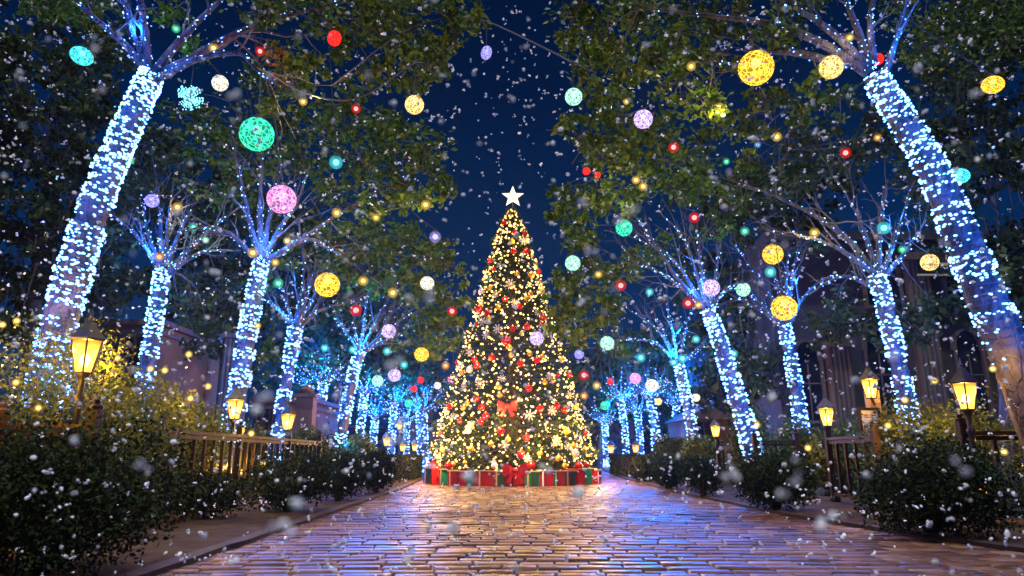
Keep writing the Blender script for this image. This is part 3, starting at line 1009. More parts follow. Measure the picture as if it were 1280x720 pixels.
GY = 'warmly lit shrubs behind the railings'
for lab, u, v, Y, rx, ry, h in [
    ('tall lit shrub left of the tallest lantern, hiding the leaning trunk foot', 45, 0, 8.6, 1.5, .8, 2.75),
    ('lit shrub right behind the tallest lantern at left', 150, 0, 9.6, 1.1, .8, 2.15),
    ('golden shrub between the first and second lanterns on the left', 196, 0, 12.4, .95, .8, 2.45),
    ('golden shrub just left of the second lantern', 246, 0, 14.0, .85, .8, 2.1),
    ('golden shrub between the second and third lanterns at left', 318, 0, 16.8, .75, .8, 1.75),
    ('dull gold shrub just right of the third lantern at left', 395, 0, 22.0, 1.2, 1.0, 1.9),
    ('low gold shrub under the slim leaning tree left of the path', 440, 0, 26.0, 1.3, 1.0, 1.7),
    ('golden shrub left of the slim lantern at right', 992, 0, 18.2, 1.1, .9, 2.0),
    ('golden shrub right behind the slim lantern at right', 1052, 0, 17.2, 1.0, .9, 2.0),
    ('leafy upright sapling behind the lantern post at right, over the lit shrubs', 935, 0, 22.5, .9, .8, 2.9),
    ('lit shrub around the foot of the straight trunk by the notice board', 1150, 0, 12.8, 1.2, .8, 2.15),
    ('lit shrub behind the large right lantern', 1225, 0, 11.6, .95, .7, 2.05),
    ('low gold shrub behind the far right lantern', 880, 0, 27.5, 1.2, 1.0, 1.75),
    ('dull shrub right of the far lit trunks behind the right row', 840, 0, 33.0, 1.2, 1.0, 1.9),
]:
    p = P(u, 568, Y)
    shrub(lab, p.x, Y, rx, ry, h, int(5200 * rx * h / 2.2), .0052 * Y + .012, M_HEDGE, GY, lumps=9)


# ------------------------------------------------------------------ railings
def railing(label, pts, h, every, name='railing', group='dark wooden railings beside the path'):
    o0 = Vector((pts[0][0], pts[0][1], .03))
    root = thing(name, label, 'railing', o0, group)
    for k in range(len(pts) - 1):
        a = Vector((pts[k][0], pts[k][1], .03)) - o0
        b = Vector((pts[k + 1][0], pts[k + 1][1], .03)) - o0
        d = b - a
        L = d.length
        dn = d.normalized()
        hz = Vector((0, 0, 1))
        m = MB(); m.bar(a + hz * (h - .03) + dn * .055, b + hz * (h - .03) - dn * .055, .11, .055); m.build('top_rail', M_WOODF, root)
        m = MB(); m.bar(a + hz * (h - .10) + dn * .055, b + hz * (h - .10) - dn * .055, .045, .06); m.build('sub_rail', M_WOODF, root)
        m = MB(); m.bar(a + hz * .16 + dn * .055, b + hz * .16 - dn * .055, .05, .06); m.build('bottom_rail', M_WOODF, root)
        nb = max(2, int(L / every))
        for i in range(1, nb):
            q = a + d * (i / nb)
            m = MB(); m.bar(q + hz * .19, q + hz * (h - .13), .055, .055); m.build('baluster', M_WOODF, root)
    for k, p in enumerate(pts):
        q = Vector((p[0], p[1], .03)) - o0
        m = MB(); m.box(q + Vector((0, 0, (h + .14) / 2)), (.105, .105, h + .14))
        m.lathe([(.075, 0), (.075, .03), (.03, .06), (.045, .10), (.0, .13)], 8, q + Vector((0, 0, h + .14)))
        m.build('post', M_WOODF, root)


railing('dark railing along the left row of lanterns, behind the bushes', [(-5.15, 10.2), (-5.3, 13.6), (-5.42, 17.0), (-5.5, 20.0)], 1.34, .42)
railing('short dark railing in the lower left corner before the lit shrub', [(-7.2, 7.9), (-5.9, 8.0), (-4.45, 7.4)], 1.30, .42)
railing('dark railing between slim lantern and notice board, right side', [(6.78, 15.0), (6.55, 12.6)], 1.32, .42)
railing('dark railing running to the right edge below the large lantern', [(6.55, 10.15), (7.9, 10.2), (9.3, 10.4)], 1.30, .42)
railing('far railing behind the bushes left of the slim lantern', [(6.75, 16.6), (6.0, 17.3)], 1.30, .35)
railing('far low railing beside the lantern nearest the slanting trunk', [(7.35, 25.0), (7.9, 21.0)], 1.25, .35)


# ------------------------------------------------------------------ lanterns
def lantern(label, x, y, h, group='lit street lanterns with pitched tops', post=True, scale=1.0, power=110):
    root = thing('street_lantern', label, 'lantern', (x, y, .03), group)
    s = scale
    zb = h - .62 * s                    # bottom of the glass
    if post:
        m = MB()
        m.lathe([(.10 * s, 0), (.10 * s, .10), (.075 * s, .14), (.06 * s, .5), (.075 * s, .53), (.06 * s, .56), (.045 * s, .62), (.038 * s, zb - .36 * s), (.055 * s, zb - .33 * s), (.06 * s, zb - .29 * s), (.035 * s, zb - .26 * s), (.035 * s, zb - .10 * s), (.06 * s, zb - .06 * s), (.085 * s, zb - .02 * s), (.085 * s, zb)], 12)
        m.build('post', M_IRON, root, True)
    # glass: six-sided, wider at the top
    rb, rt, gh = .095 * s, .17 * s, .36 * s
    m = MB()
    m.lathe([(rb, -.18 * s), (rt, .18 * s)], 6)
    gl = m.build('glass', M_LANT, root, False, (0, 0, zb + .18 * s))
    m = MB(); m.sphere((0, 0, zb + .14 * s), .055 * s, 10, 8, (1, 1, 1.5)); m.build('lamp', M_CORE, root, True)
    m = MB()
    for k in range(6):
        a = 2 * math.pi * k / 6
        m.bar((math.cos(a) * (rb + .006), math.sin(a) * (rb + .006), zb), (math.cos(a) * (rt + .006), math.sin(a) * (rt + .006), zb + gh), .016 * s)
    m.lathe([(rb + .012, 0), (rb + .012, .02 * s)], 6, (0, 0, zb - .02 * s))
    m.build('frame', M_IRON, root)
    m = MB()
    m.lathe([(.20 * s, 0), (.215 * s, .02 * s), (.15 * s, .09 * s), (.085 * s, .17 * s), (.05 * s, .22 * s), (.045 * s, .235 * s), (.02 * s, .25 * s)], 6, (0, 0, zb + gh + .002))
    m.lathe([(.018 * s, 0), (.034 * s, .03 * s), (.018 * s, .06 * s), (.008 * s, .12 * s), (.0, .15 * s)], 8, (0, 0, zb + gh + .245 * s))
    m.build('cap', M_IRON, root)
    light((0, 0, zb + .27 * s), power, (1.0, .56, .16), .05, root)
    return root


def lamp_at(label, u, v, Y, **kw):
    p = P(u, v, Y)
    return lantern(label, p.x, Y, p.z - .03 - .15, **kw)


lamp_at('tallest lantern at left, dark post rising from the black corner bush', 116, 384, 7.9)
lamp_at('second lantern from the left, on the railing below the tall lit trunk', 297, 474, 13.6)
lamp_at('third lantern from the left, at the far end of the left railing', 362, 497, 17.0)
lamp_at('largest lantern at right, above the big dark bush', 1199, 445, 10.0)
lamp_at('slim lantern at right with dark pitched cap, left of the notice board', 1030, 487, 15.0)
lamp_at('lantern in front of the slanting lit trunk at right', 893, 518, 24.8)
GF = 'small glowing lanterns far down the path'
for lab, u, v, Y in [('brightest of the far lamps left of the Christmas tree', 484, 536, 41), ('far lamp in the middle, left of the Christmas tree', 504, 546, 49), ('far lamp nearest the thick pollard at left', 519, 546, 50),
                     ('high far lamp over the house left of the pollard tree', 500, 520, 52), ('far lamp just right of the presents', 763, 547, 46), ('far lamp by the thin trunk right of the Christmas tree', 794, 546, 45), ('far lamp under the warm white globe at right', 828, 540, 37)]:
    lamp_at(lab, u, v, Y, group=GF, scale=1.35, power=260)

# timber post with lantern and notice board
t = thing('timber_post', 'square timber post glowing yellow behind the notice board', 'post', P(1099, 568, 13.6) * 1.0)
t.location.z = .03
m = MB(); m.box((0, 0, 1.1), (.2, .2, 2.2)); m.build('shaft', M_WOOD, t)
m = MB(); m.box((.12, -.02, 1.75), (.14, .1, .12)); m.build('bracket', M_WOOD, t)
pl = t.location
lantern('squat lantern glowing on the timber post over the notice board', pl.x - .18, pl.y - .32, 2.62, post=False, scale=.95, power=130)
m = MB(); m.bar((pl.x - .18, pl.y - .32, 2.05), (pl.x - .02, pl.y - .1, 1.95), .04)
setp(m.build('lantern_bracket', M_IRON), 'small iron arm holding the squat lantern to the timber post', 'bracket')
nb = thing('notice_board', 'framed cream notice sheet leaning on the timber post', 'notice board', (P(1092, 568, 13.2).x, 13.2, .03), rz=R(8))
M_PAPER = mat_noise('notice_paper', (.60, .50, .34), (.72, .62, .44), 3, .7, .1, .2)
M_INK = mat_plain('faded_ink', (.28, .20, .12), .8)
m = MB(); m.box((0, 0, 1.50), (.36, .02, .58)); m.build('sheet', M_PAPER, nb)
m = MB()
for (c, s_) in [((0, -.015, 1.81), (.44, .05, .05)), ((0, -.015, 1.19), (.44, .05, .05)), ((-.2, -.015, 1.5), (.045, .05, .57)), ((.2, -.015, 1.5), (.045, .05, .57))]:
    m.box(c, s_)
m.build('frame', M_WOODF, nb)
m = MB()
for i in range(9):
    zz = 1.70 - i * .047
    x = -.14
    while x < .12:
        w = random.uniform(.02, .06)
        m.box((x + w / 2, -.0125, zz), (w, .003, .012)); x += w + .012
m.build('text_line', M_INK, nb)
m = MB(); m.box((-.15, .03, .6), (.05, .04, 1.2)); m.box((.15, .03, .6), (.05, .04, 1.2)); m.build('stand', M_WOODF, nb)

# plank fence glimpsed behind the golden shrubs
pf = thing('plank_fence', 'brown upright plank fence behind the golden shrub at left', 'fence', (P(168, 568, 14.5).x, 14.5, .03))
m = MB()
for i in range(16):
    m.box((-1.5 + i * .2, random.uniform(-.01, .01), .85 + random.uniform(-.02, .02)), (.18, .03, 1.7))
m.build('planks', M_WOOD, pf)
for zz in (.5, 1.4):
    m = MB(); m.box((0, .045, zz), (3.2, .05, .09)); m.build('rail', M_WOOD, pf)

# small low light in the right hedge
q = P(1226, 612, 9.9)
ll = thing('path_light', 'tiny orange grille light low in the dark right bush', 'light', (q.x, 9.9, .03))
m = MB(); m.box((0, 0, q.z - .03), (.13, .08, .13)); m.build('housing', M_IRON, ll)
m = MB()
for k in (-1, 0, 1): m.box((k * .036, -.043, q.z - .03), (.024, .01, .09))
m.build('lens', mat_emit('path_light_glow', (1, .35, .08), 1.6), ll)


# ------------------------------------------------------------------ buildings
def gable(m, x0, x1, y0, y1, z0, z1):
    xm = (x0 + x1) / 2
    m.add([(x0, y0, z0), (x1, y0, z0), (xm, y0, z1), (x0, y1, z0), (x1, y1, z0), (xm, y1, z1)], [(0, 1, 2), (5, 4, 3), (0, 2, 5, 3), (1, 4, 5, 2), (0, 3, 4, 1)])


def window(parent, x, y, z, w, h, arched=False, mat=None):
    mf = MB()
    t = .12
    mf.box((x - w / 2 - t / 2, y - .06, z), (t, .2, h + 2 * t)); mf.box((x + w / 2 + t / 2, y - .06, z), (t, .2, h + 2 * t))
    mf.box((x, y - .07, z - h / 2 - t / 2), (w, .24, t))
    if arched:
        n = 9
        for i in range(n):
            a0 = math.pi * i / n; a1 = math.pi * (i + 1) / n
            f_ = lambda a: Vector((x + math.cos(a) * (w / 2 + t / 2), y - .06, z + h / 2 + t + math.sin(a) ** .8 * w * .85))
            mf.bar(f_(a0), f_(a1), .2, t)
    else:
        mf.box((x, y - .06, z + h / 2 + t / 2), (w, .2, t))
    fr = mf.build('window', mat or M_PILLAR, parent)
    g_ = MB()
    if arched:
        pts = [(x - w / 2, y - .02, z - h / 2), (x + w / 2, y - .02, z - h / 2)]
        for i in range(11):
            a = math.pi * i / 10
            pts.append((x + math.cos(a) * w / 2, y - .02, z + h / 2 + .1 + math.sin(a) ** .8 * w * .8))
        g_.add(pts, [tuple(range(len(pts)))])
    else:
        g_.box((x, y - .01, z), (w, .03, h))
    g_.build('pane', M_GLASSW, fr)
    bars = MB()
    bars.box((x, y - .06, z), (.05, .04, h))
    bars.box((x, y - .062, z + h * .15), (w, .03, .05))
    bars.build('muntin', mat or M_PILLAR, fr)


# stone church-like building at the right, behind the trees
YB = 27.0
bx0, bx1 = P(1005, 500, YB).x - .9, P(1330, 500, YB).x
b = thing('stone_building', 'dark stone building with arched window and fluted pilasters at right', 'building', ((bx0 + bx1) / 2, YB, 0))
cx_ = (bx0 + bx1) / 2
hb = P(1200, 290, YB).z
m = MB(); m.box((0, 3, hb / 2), (bx1 - bx0, 6, hb)); m.build('wall', M_STONE, b)
m = MB(); m.box((0, -.25, hb - .3), (bx1 - bx0 + .4, .5, .35)); m.box((0, -.18, hb - .7), (bx1 - bx0 + .2, .36, .25)); m.build('cornice', M_STONE, b)
m = MB(); m.box((0, -.12, .6), (bx1 - bx0, .24, 1.2)); m.build('plinth', M_STONE, b)
for u in (1047, 1160, 1262):
    xx = P(u, 480, YB).x - cx_
    m = MB()
    hp = P(1047, 425, YB).z if u == 1047 else hb - 1.0
    m.box((xx, -.3, .75), (1.1, .6, 1.5))
    for k in range(5):
        m.lathe([(.12, 0), (.12, hp - 1.8)], 8, (xx - .36 + k * .18, -.36, 1.5))
    m.box((xx, -.2, 1.5 + (hp - 1.8) / 2), (.9, .3, hp - 1.8))
    m.box((xx, -.32, hp - .2), (1.15, .62, .3))
    m.build('pilaster', M_PILLAR, b)
for u, v, w, h in ((1012, 490, .95, 2.2), (1102, 480, 1.0, 2.4), (1215, 480, 1.0, 2.4)):
    p = P(u, v, YB)
    window(b, p.x - cx_, 0, p.z, w, h, True)
for u in (1095, 1140, 1195, 1240):
    p = P(u, 360, YB)
    window(b, p.x - cx_, 0, p.z, .9, 1.5)

# sign on its wall
ps = P(1176, 328, YB - .45)
sg = thing('wall_sign', 'pale sign panel half hidden behind the amber globe on the stone building', 'sign', (ps.x, YB - .5, ps.z))
sw = px(64, YB)
M_SIGND = mat_plain('sign_dark', (.035, .035, .04), .5)
M_SIGNL = mat_emit('sign_backlight', (.75, .66, .52), .32)
m = MB(); m.box((0, .08, 0), (sw, .16, px(36, YB))); m.build('panel', M_SIGND, sg)
m = MB(); m.box((sw * .18, -.012, -px(5, YB)), (sw * .6, .02, px(8, YB))); m.build('lit_strip', M_SIGNL, sg)
m = MB()
for (xx, k) in ((.10, 'M'), (.30, 'N'), (.42, 'I')):
    hh = px(9, YB)
    x_ = sw * xx; w_ = hh * .75; zc = px(7, YB)
    m.box((x_, -.012, zc), (.05, .02, hh))
    if k != 'I':
        m.box((x_ + w_, -.012, zc), (.05, .02, hh))
        m.bar((x_, -.012, zc + hh / 2), (x_ + w_ * (.5 if k == 'M' else 1), -.012, zc - hh / 2 * (0 if k == 'M' else 1)), .02, .05)
        if k == 'M': m.bar((x_ + w_ * .5, -.012, zc), (x_ + w_, -.012, zc + hh / 2), .02, .05)
m.build('letter', M_SIGNL, sg)
m = MB()
for i in range(6):
    m.box((sw * (.12 + .055 * i), -.026, -px(5, YB)), (sw * .03, .006, px(random.uniform(2, 4), YB)))
m.build('small_print', M_SIGND, sg)
m = MB(); m.box((0, -.03, -px(17, YB)), (sw * 1.05, .08, .06)); m.build('ledge', M_SIGNL, sg)


def house(label, u0, u1, vtop, Y, depth, wall, roof='flat', wins=(), name='house', cat='house'):
    a, c = P(u0, 560, Y).x, P(u1, 560, Y).x
    z1 = P((u0 + u1) / 2, vtop, Y).z
    cx = (a + c) / 2
    w = c - a
    b = thing(name, label, cat, (cx, Y, 0))
    m = MB(); m.box((0, depth / 2, z1 / 2), (w, depth, z1)); m.build('wall', wall, b)
    if roof == 'flat':
        m = MB(); m.box((0, depth / 2 - .1, z1 + .09), (w + .5, depth + .6, .18)); m.box((0, depth / 2 - .06, z1 - .22), (w + .2, depth + .25, .14)); m.build('roof', M_ROOF, b)
    else:
        m = MB(); gable(m, -w / 2 - .25, w / 2 + .25, -.25, depth, z1, z1 + w * .36); rf = m.build('roof', M_ROOF, b)
        m2 = MB(); m2.box((w * .22, depth * .5, z1 + w * .42), (.5, .5, .9)); m2.build('chimney', wall, rf)
    for (u, v, ww, wh) in wins:
        p = P(u, v, Y)
        window(b, p.x - cx, 0, p.z, ww, wh, mat=M_STONE)
    m = MB(); m.box((0, -.05, .3), (w + .1, .12, .6)); m.build('plinth', M_STONE, b)
    return b


house('orange-lit flat-roofed house behind the tallest lantern at left', 112, 182, 408, 23, 5, M_PLAST, 'flat', [(140, 470, .8, 1.1), (168, 440, .7, 1.0)])
house('low plaster house with dark windows behind the third lantern at left', 318, 384, 503, 30, 5, M_PLAST, 'flat', [(330, 518, .55, .5), (352, 530, .7, 1.0)])
house('far house with pitched roof under the far lamps at left', 476, 552, 552, 58, 7, M_PLAST, 'gable', [(500, 565, .9, 1.2), (540, 565, .9, 1.2)])
house('far dark house between the pale trunks at left', 395, 472, 535, 60, 7, M_STONE, 'flat', [(420, 555, .9, 1.3), (450, 555, .9, 1.3)])
house('far low house right of the Christmas tree beyond the lamps', 742, 826, 548, 56, 6, M_STONE, 'gable', [(770, 562, .9, 1.2), (805, 562, .9, 1.2)])
house('plaster house with pitched gable left of the slanting lit trunk', 864, 912, 524, 36, 5, M_PLAST, 'gable', [(880, 540, .7, 1.0)])
house('tall dark house with narrow windows behind the wide-limbed tree', 896, 992, 420, 40, 6, M_STONE, 'flat', [(915, 470, .9, 1.8), (945, 470, .9, 1.8), (970, 500, .9, 1.8)])
# brick pier behind left shrubs
pr = thing('stone_pier', 'brown fluted pier between the golden shrub and the tall lit trunk', 'pier', (P(281, 568, 21).x, 21, 0))
m = MB()
hp = P(281, 424, 21).z
for k in range(5): m.lathe([(.08, 0), (.08, hp)], 8, (-.24 + k * .12, -.1, 0))
m.box((0, 0, hp / 2), (.6, .2, hp)); m.build('shaft', M_PILLAR, pr)
m = MB(); m.box((0, -.03, hp + .08), (.8, .5, .16)); m.build('cap', M_PILLAR, pr)
pr = thing('stone_pier', 'stone gate pier with round cap behind the third lantern', 'pier', (P(378, 568, 24).x, 24, 0))
hp = P(378, 497, 24).z
m = MB(); m.box((0, 0, hp / 2), (.62, .5, hp)); m.build('shaft', M_PLAST, pr)
m = MB(); m.box((0, 0, hp + .06), (.8, .66, .12)); m.lathe([(.2, 0), (.26, .15), (.12, .3), (0, .36)], 10, (0, 0, hp + .12)); m.build('cap', M_PLAST, pr)

# ------------------------------------------------------------------ Christmas tree
TY = 26.0
PROF = [(262, 3), (275, 11), (290, 19), (320, 29), (340, 35), (365, 41), (390, 47), (420, 58), (450, 68), (500, 81), (540, 91), (575, 99), (590, 98)]
prof = sorted([(P(640, v, TY).z, px(w, TY)) for v, w in PROF])
PZ = np.array([q[0] for q in prof]); PR = np.array([q[1] for q in prof])
ZTOP = PZ[-1]
xt = thing('christmas_tree', 'huge lit fir decorated with baubles and bows in the middle of the path', 'christmas tree', (0, TY, 0))
m = MB(); m.tube([(0, 0, 0), (0, 0, ZTOP * .5), (0, 0, ZTOP - .05)], [.24, .13, .03], 10); m.build('trunk', M_BARKD, xt, True)
# fir boughs: sprays of needles pointing out and slightly down
ns = 5200
zz = rng.uniform(0, 1, ns) ** 1.55 * (ZTOP - PZ[0]) + PZ[0]
rz = np.interp(zz, PZ, PR)
rf_ = np.where(rng.uniform(0, 1, ns) < .72, rng.uniform(.80, 1.03, ns), rng.uniform(.35, .8, ns))
tier = 1 + .10 * np.sin(zz * 7.0)
an = rng.uniform(0, 2 * np.pi, ns)
basep = np.stack([np.cos(an) * rz * rf_ * tier, np.sin(an) * rz * rf_ * tier, zz], 1)
outd = np.stack([np.cos(an), np.sin(an), rng.uniform(-.35, .45, ns)], 1)
outd /= np.linalg.norm(outd, axis=1, keepdims=True)
K = 22
tt = np.tile(np.linspace(0, 1, K), ns)
sl = np.repeat(rng.uniform(.22, .42, ns), K)[:, None]
dd = np.repeat(outd, K, 0)
bp_ = np.repeat(basep, K, 0) + dd * sl * (tt[:, None] - .75)
nd = dd * .7 + rng.normal(size=(ns * K, 3)) * .75
nd /= np.linalg.norm(nd, axis=1, keepdims=True)
sd = np.cross(nd, rng.normal(size=(ns * K, 3))); sd /= np.linalg.norm(sd, axis=1, keepdims=True)
nl = rng.uniform(.10, .17, ns * K)[:, None]
nw = .011
Vn = np.stack([bp_ - sd * nw, bp_ + sd * nw, bp_ + nd * nl], 1).reshape(-1, 3)
link_mesh('boughs', np_mesh('boughs', Vn, np.arange(len(Vn)).reshape(-1, 3), M_FIR), xt)
# dark heart of twigs close to the trunk
tw = MB()
for i in range(260):
    z = PZ[0] + (ZTOP - PZ[0]) * random.random() ** 1.4 * .96
    r_ = float(np.interp(z, PZ, PR)) * .86
    a = random.uniform(0, 2 * math.pi)
    tw.tube([(0, 0, z + r_ * .12), (math.cos(a) * r_ * .55, math.sin(a) * r_ * .55, z + .02), (math.cos(a) * r_, math.sin(a) * r_, z)], [.035, .022, .008], 5, False)
tw.build('branches', M_BARKD, xt)


def on_tree(u, v, out=0.05):
    """where the sight line through (u, v) meets the tree's outline surface"""
    o = Vector((0, 0, H))
    d = (P(u, v, 10) - o)
    d /= d.y
    best, bd = None, 1e9
    for y_ in np.arange(TY - 3.2, TY + .02, .02):
        p = o + d * y_
        r_ = float(np.interp(p.z, PZ, PR)) + out
        q = math.hypot(p.x, p.y - TY)
        if q <= r_: return p
        if q - r_ < bd: bd, best = q - r_, p
    return best


# fairy lights
fl = thing('fairy_lights', 'warm white fairy lights all over the Christmas tree', 'fairy lights', (0, TY, 0))
cab = []
NT = 26
for i in range(2600):
    f_ = i / 2599
    z = PZ[0] + .1 + (ZTOP - PZ[0] - .15) * (1 - (1 - f_) ** 1.0)
    r_ = float(np.interp(z, PZ, PR)) * (.97 + .03 * math.sin(i * .7))
    a = 2 * math.pi * NT * f_
    cab.append((math.cos(a) * r_, math.sin(a) * r_, z + .05 * math.sin(i * .45)))
m = MB(); m.tube(cab, .006, 3, False); m.build('wire', M_CORD, fl)
fb = MB(); fb.sphere((0, 0, 0), .038, 7, 5); FBM = fb.mesh('fairy_bulb', M_FAIRY, True)
rest = MB()
fpos = []
NB = 2300
for i in range(NB):
    z = PZ[0] + .05 + (ZTOP - PZ[0] - .1) * random.random() ** 1.5
    a = random.uniform(0, 2 * math.pi)
    r_ = float(np.interp(z, PZ, PR)) * random.uniform(.90, 1.05)
    fpos.append((math.cos(a) * r_, math.sin(a) * r_, z, math.sin(a)))
front = [i for i in range(NB) if fpos[i][3] < -.35]
random.shuffle(front)
ch = set(front[:100])
for i, (x, y, z, s_) in enumerate(fpos):
    k = random.choice((.55, .65, .8, 1.0, 1.15))
    if i in ch:
        o = link_mesh('bulb', FBM, fl, (x, y, z)); o.scale = (1.1, 1.1, 1.1)
    else:
        rest.sphere((x, y, z), .038 * k, 6, 4)
o = rest.build('bulb', M_FAIRY, fl, True); o['kind'] = 'stuff'
WARM = (1.0, .52, .13)
for i in range(20):  # added fill points low round the tree, doing the fairy bulbs' lighting
    a = 2 * math.pi * (i + .5) / 20
    z = 1.15 + .55 * (i % 3)
    r_ = float(np.interp(z, PZ, PR)) + .5
    light((math.cos(a) * r_, math.sin(a) * r_, z), 250, WARM, .05, fl, 'fairy_light')
for i in range(28):  # more added fill points, spiralling up just off the boughs
    f_ = (i + .5) / 28
    z = 2.0 + (ZTOP - 2.4) * f_
    a = i * 2.39996
    r_ = float(np.interp(z, PZ, PR)) + .35
    light((math.cos(a) * r_, math.sin(a) * r_, z), 75 * (1 - .5 * f_), WARM, .05, fl, 'fairy_light')

# star
q = P(641, 246, TY)
st = thing('tree_star', 'glowing five-pointed star on top of the Christmas tree', 'star', (q.x, TY, q.z))
Rs = px(15.5, TY)
m = MB()
pts = []
for k in range(10):
    a = math.pi / 2 + math.pi * k / 5
    r_ = Rs if k % 2 == 0 else Rs * .42
    pts.append((math.cos(a) * r_, 0, math.sin(a) * r_))
vs = pts + [(0, -.13, 0), (0, .13, 0)]
m.add(vs, [(k, (k + 1) % 10, 10) for k in range(10)] + [((k + 1) % 10, k, 11) for k in range(10)])
m.build('star', M_STAR, st)
m = MB(); m.tube([(0, 0, -Rs * .35), (0, 0, ZTOP - q.z - .3)], .018, 6); m.build('spike', M_IRON, st)
light((0, -.35, 0), 60, (1, .8, .45), .05, st)

# ornaments
M_RED = mat_noise('red_glass', (.38, .003, .005), (.48, .006, .008), 4, .16, 0, .6)
M_GOLD = mat_noise('gold_glass', (.75, .40, .05), (.90, .52, .10), 4, .2, 0, .6, metallic=.6)
M_CREAM = mat_noise('cream_glass', (.70, .62, .48), (.82, .74, .60), 4, .3, 0, .5)
M_BOW = mat_noise('red_ribbon', (.42, .006, .010), (.60, .012, .016), 6, .45, .2, .4)
M_FLAKE = mat_noise('frosted_flake', (.50, .44, .36), (.66, .60, .52), 6, .5, 0, .4)
M_FLAKEG = mat_noise('gold_flake', (.75, .50, .18), (.85, .62, .28), 6, .4, 0, .4)
M_COOKIE = mat_noise('gingerbread', (.45, .26, .11), (.58, .36, .17), 8, .7, .2, .3)
REDS = [(630, 279, 4), (643, 290, 3.5), (656, 292, 4), (642, 314, 4.5), (658, 314, 4.5), (613, 326, 3.5), (617, 336, 3.5), (674, 339, 3.5), (631, 374, 4.5), (650, 383, 4.5), (599, 386, 6), (609, 391, 5), (596, 405, 3), (641, 411, 4.5),
        (659, 408, 5), (633, 426, 7), (679, 397, 5), (676, 404, 3), (615, 447, 5), (593, 450, 4.5), (596, 457, 5), (651, 454, 5), (671, 450, 5), (571, 453, 3), (712, 468, 3.5), (661, 485, 5), (595, 498, 5), (602, 509, 4.5), (607, 520, 5),
        (601, 527, 4.5), (561, 508, 4), (675, 511, 5), (696, 507, 4.5), (706, 512, 5), (575, 526, 4), (697, 469, 3), (626, 539, 5), (561, 582, 5.5), (550, 541, 3), (658, 547, 5), (651, 568, 5.5), (664, 582, 5.5), (723, 582, 5.5), (732, 541, 3.5), (733, 581, 4)]
GOLDS = [(640, 302, 4.5), (646, 342, 4), (664, 344, 5), (658, 373, 4.5), (663, 367, 4), (677, 363, 5), (623, 384, 4), (652, 417, 3.5), (681, 409, 4), (636, 434, 4.5), (612, 360, 4), (611, 398, 4), (639, 444, 4), (662, 442, 4), (678, 446, 4), (702, 450, 4),
         (681, 478, 4), (691, 476, 3.5), (625, 494, 4), (624, 484, 4), (584, 504, 4), (579, 510, 3.5), (577, 466, 4), (720, 509, 4), (589, 561, 4.5), (614, 555, 4), (553, 562, 4), (581, 578, 3), (635, 549, 4), (567, 580, 3), (708, 539, 5), (675, 567, 4), (698, 573, 4.5), (706, 582, 4), (717, 557, 4), (731, 561, 3.5)]
CREAMS = [(602, 364, 4), (587, 462, 5), (618, 582, 4.5), (719, 566, 5.5)]
FLK = [(638, 355, 8), (643, 378, 6), (622, 411, 7), (603, 402, 7), (607, 419, 6), (619, 368, 5), (655, 301, 7), (628, 473, 5.5), (599, 479, 6), (662, 519, 8), (690, 513, 7), (687, 470, 6), (587, 440, 7), (576, 456, 5), (580, 483, 5), (712, 494, 5), (631, 556, 6.5), (710, 558, 5.5), (659, 573, 5.5), (672, 391, 5), (566, 520, 5), (700, 430, 5)]
FLKG = [(696, 551, 7.5)]
ORD = ['first', 'second', 'third', 'fourth', 'fifth', 'sixth', 'seventh', 'eighth', 'ninth', 'tenth', 'eleventh', 'twelfth', 'thirteenth', 'fourteenth']
TIERS = [(0, 300, 'top'), (300, 345, 'second'), (345, 385, 'third'), (385, 420, 'fourth'), (420, 460, 'fifth'), (460, 500, 'sixth'), (500, 535, 'seventh'), (535, 565, 'eighth'), (565, 600, 'bottom')]


def tier_labels(items, what):
    """one label per ornament: its tier on the tree and its order from the left in that tier"""
    out = {}
    for a, b, nm in TIERS:
        row = sorted([i for i in range(len(items)) if a <= items[i][1] < b], key=lambda i: items[i][0])
        for k, i in enumerate(row):
            if len(row) == 1: pos = 'alone'
            elif k == 0: pos = 'leftmost'
            elif k == len(row) - 1: pos = 'rightmost'
            else: pos = ORD[k] + ' from left'
            out[i] = '%s in the %s ornament tier of the Christmas tree, %s' % (what, nm, pos)
    return out


def unit_ball(mat, nm):
    m = MB(); m.sphere((0, 0, 0), 1, 18, 12); return m.mesh(nm, mat, True)


CAPM = MB(); CAPM.lathe([(.22, .95), (.22, 1.16), (.08, 1.2), (.06, 1.4), (0, 1.42)], 8)
CAPME = CAPM.mesh('bauble_cap', mat_plain('cap_gold', (.7, .5, .2), .3, .9), True)
for items, mat, what, grp in [(REDS, M_RED, 'glossy red bauble', 'red baubles on the Christmas tree'), (GOLDS, M_GOLD, 'gold bauble', 'gold baubles on the Christmas tree'), (CREAMS, M_CREAM, 'cream white bauble', 'cream baubles on the Christmas tree')]:
    bm_ = unit_ball(mat, 'bauble')
    lab = tier_labels(items, what)
    for i, (u, v, r) in enumerate(items):
        p = on_tree(u, v, .10)
        rw = px(r * .9, p.y)
        t_ = thing('bauble', lab[i], 'bauble', p, grp)
        o = link_mesh('ball', bm_, t_); o.scale = (rw, rw, rw)
        o = link_mesh('cap', CAPME, t_); o.scale = (rw, rw, rw)


def flake_mesh(mat):
    m = MB()
    for k in range(8):
        a = 2 * math.pi * k / 8
        d = Vector((math.cos(a), 0, math.sin(a)))
        m.bar(d * .12, d * .95, .10, .13)
        m.sphere(d * .95, .13, 6, 4)
        for s in (-1, 1):
            e = Vector((math.cos(a + s * .5), 0, math.sin(a + s * .5)))
            m.bar(d * .5, d * .5 + e * .3, .08, .09)
    m.sphere((0, 0, 0), .22, 8, 6)
    return m.mesh('snowflake', mat)


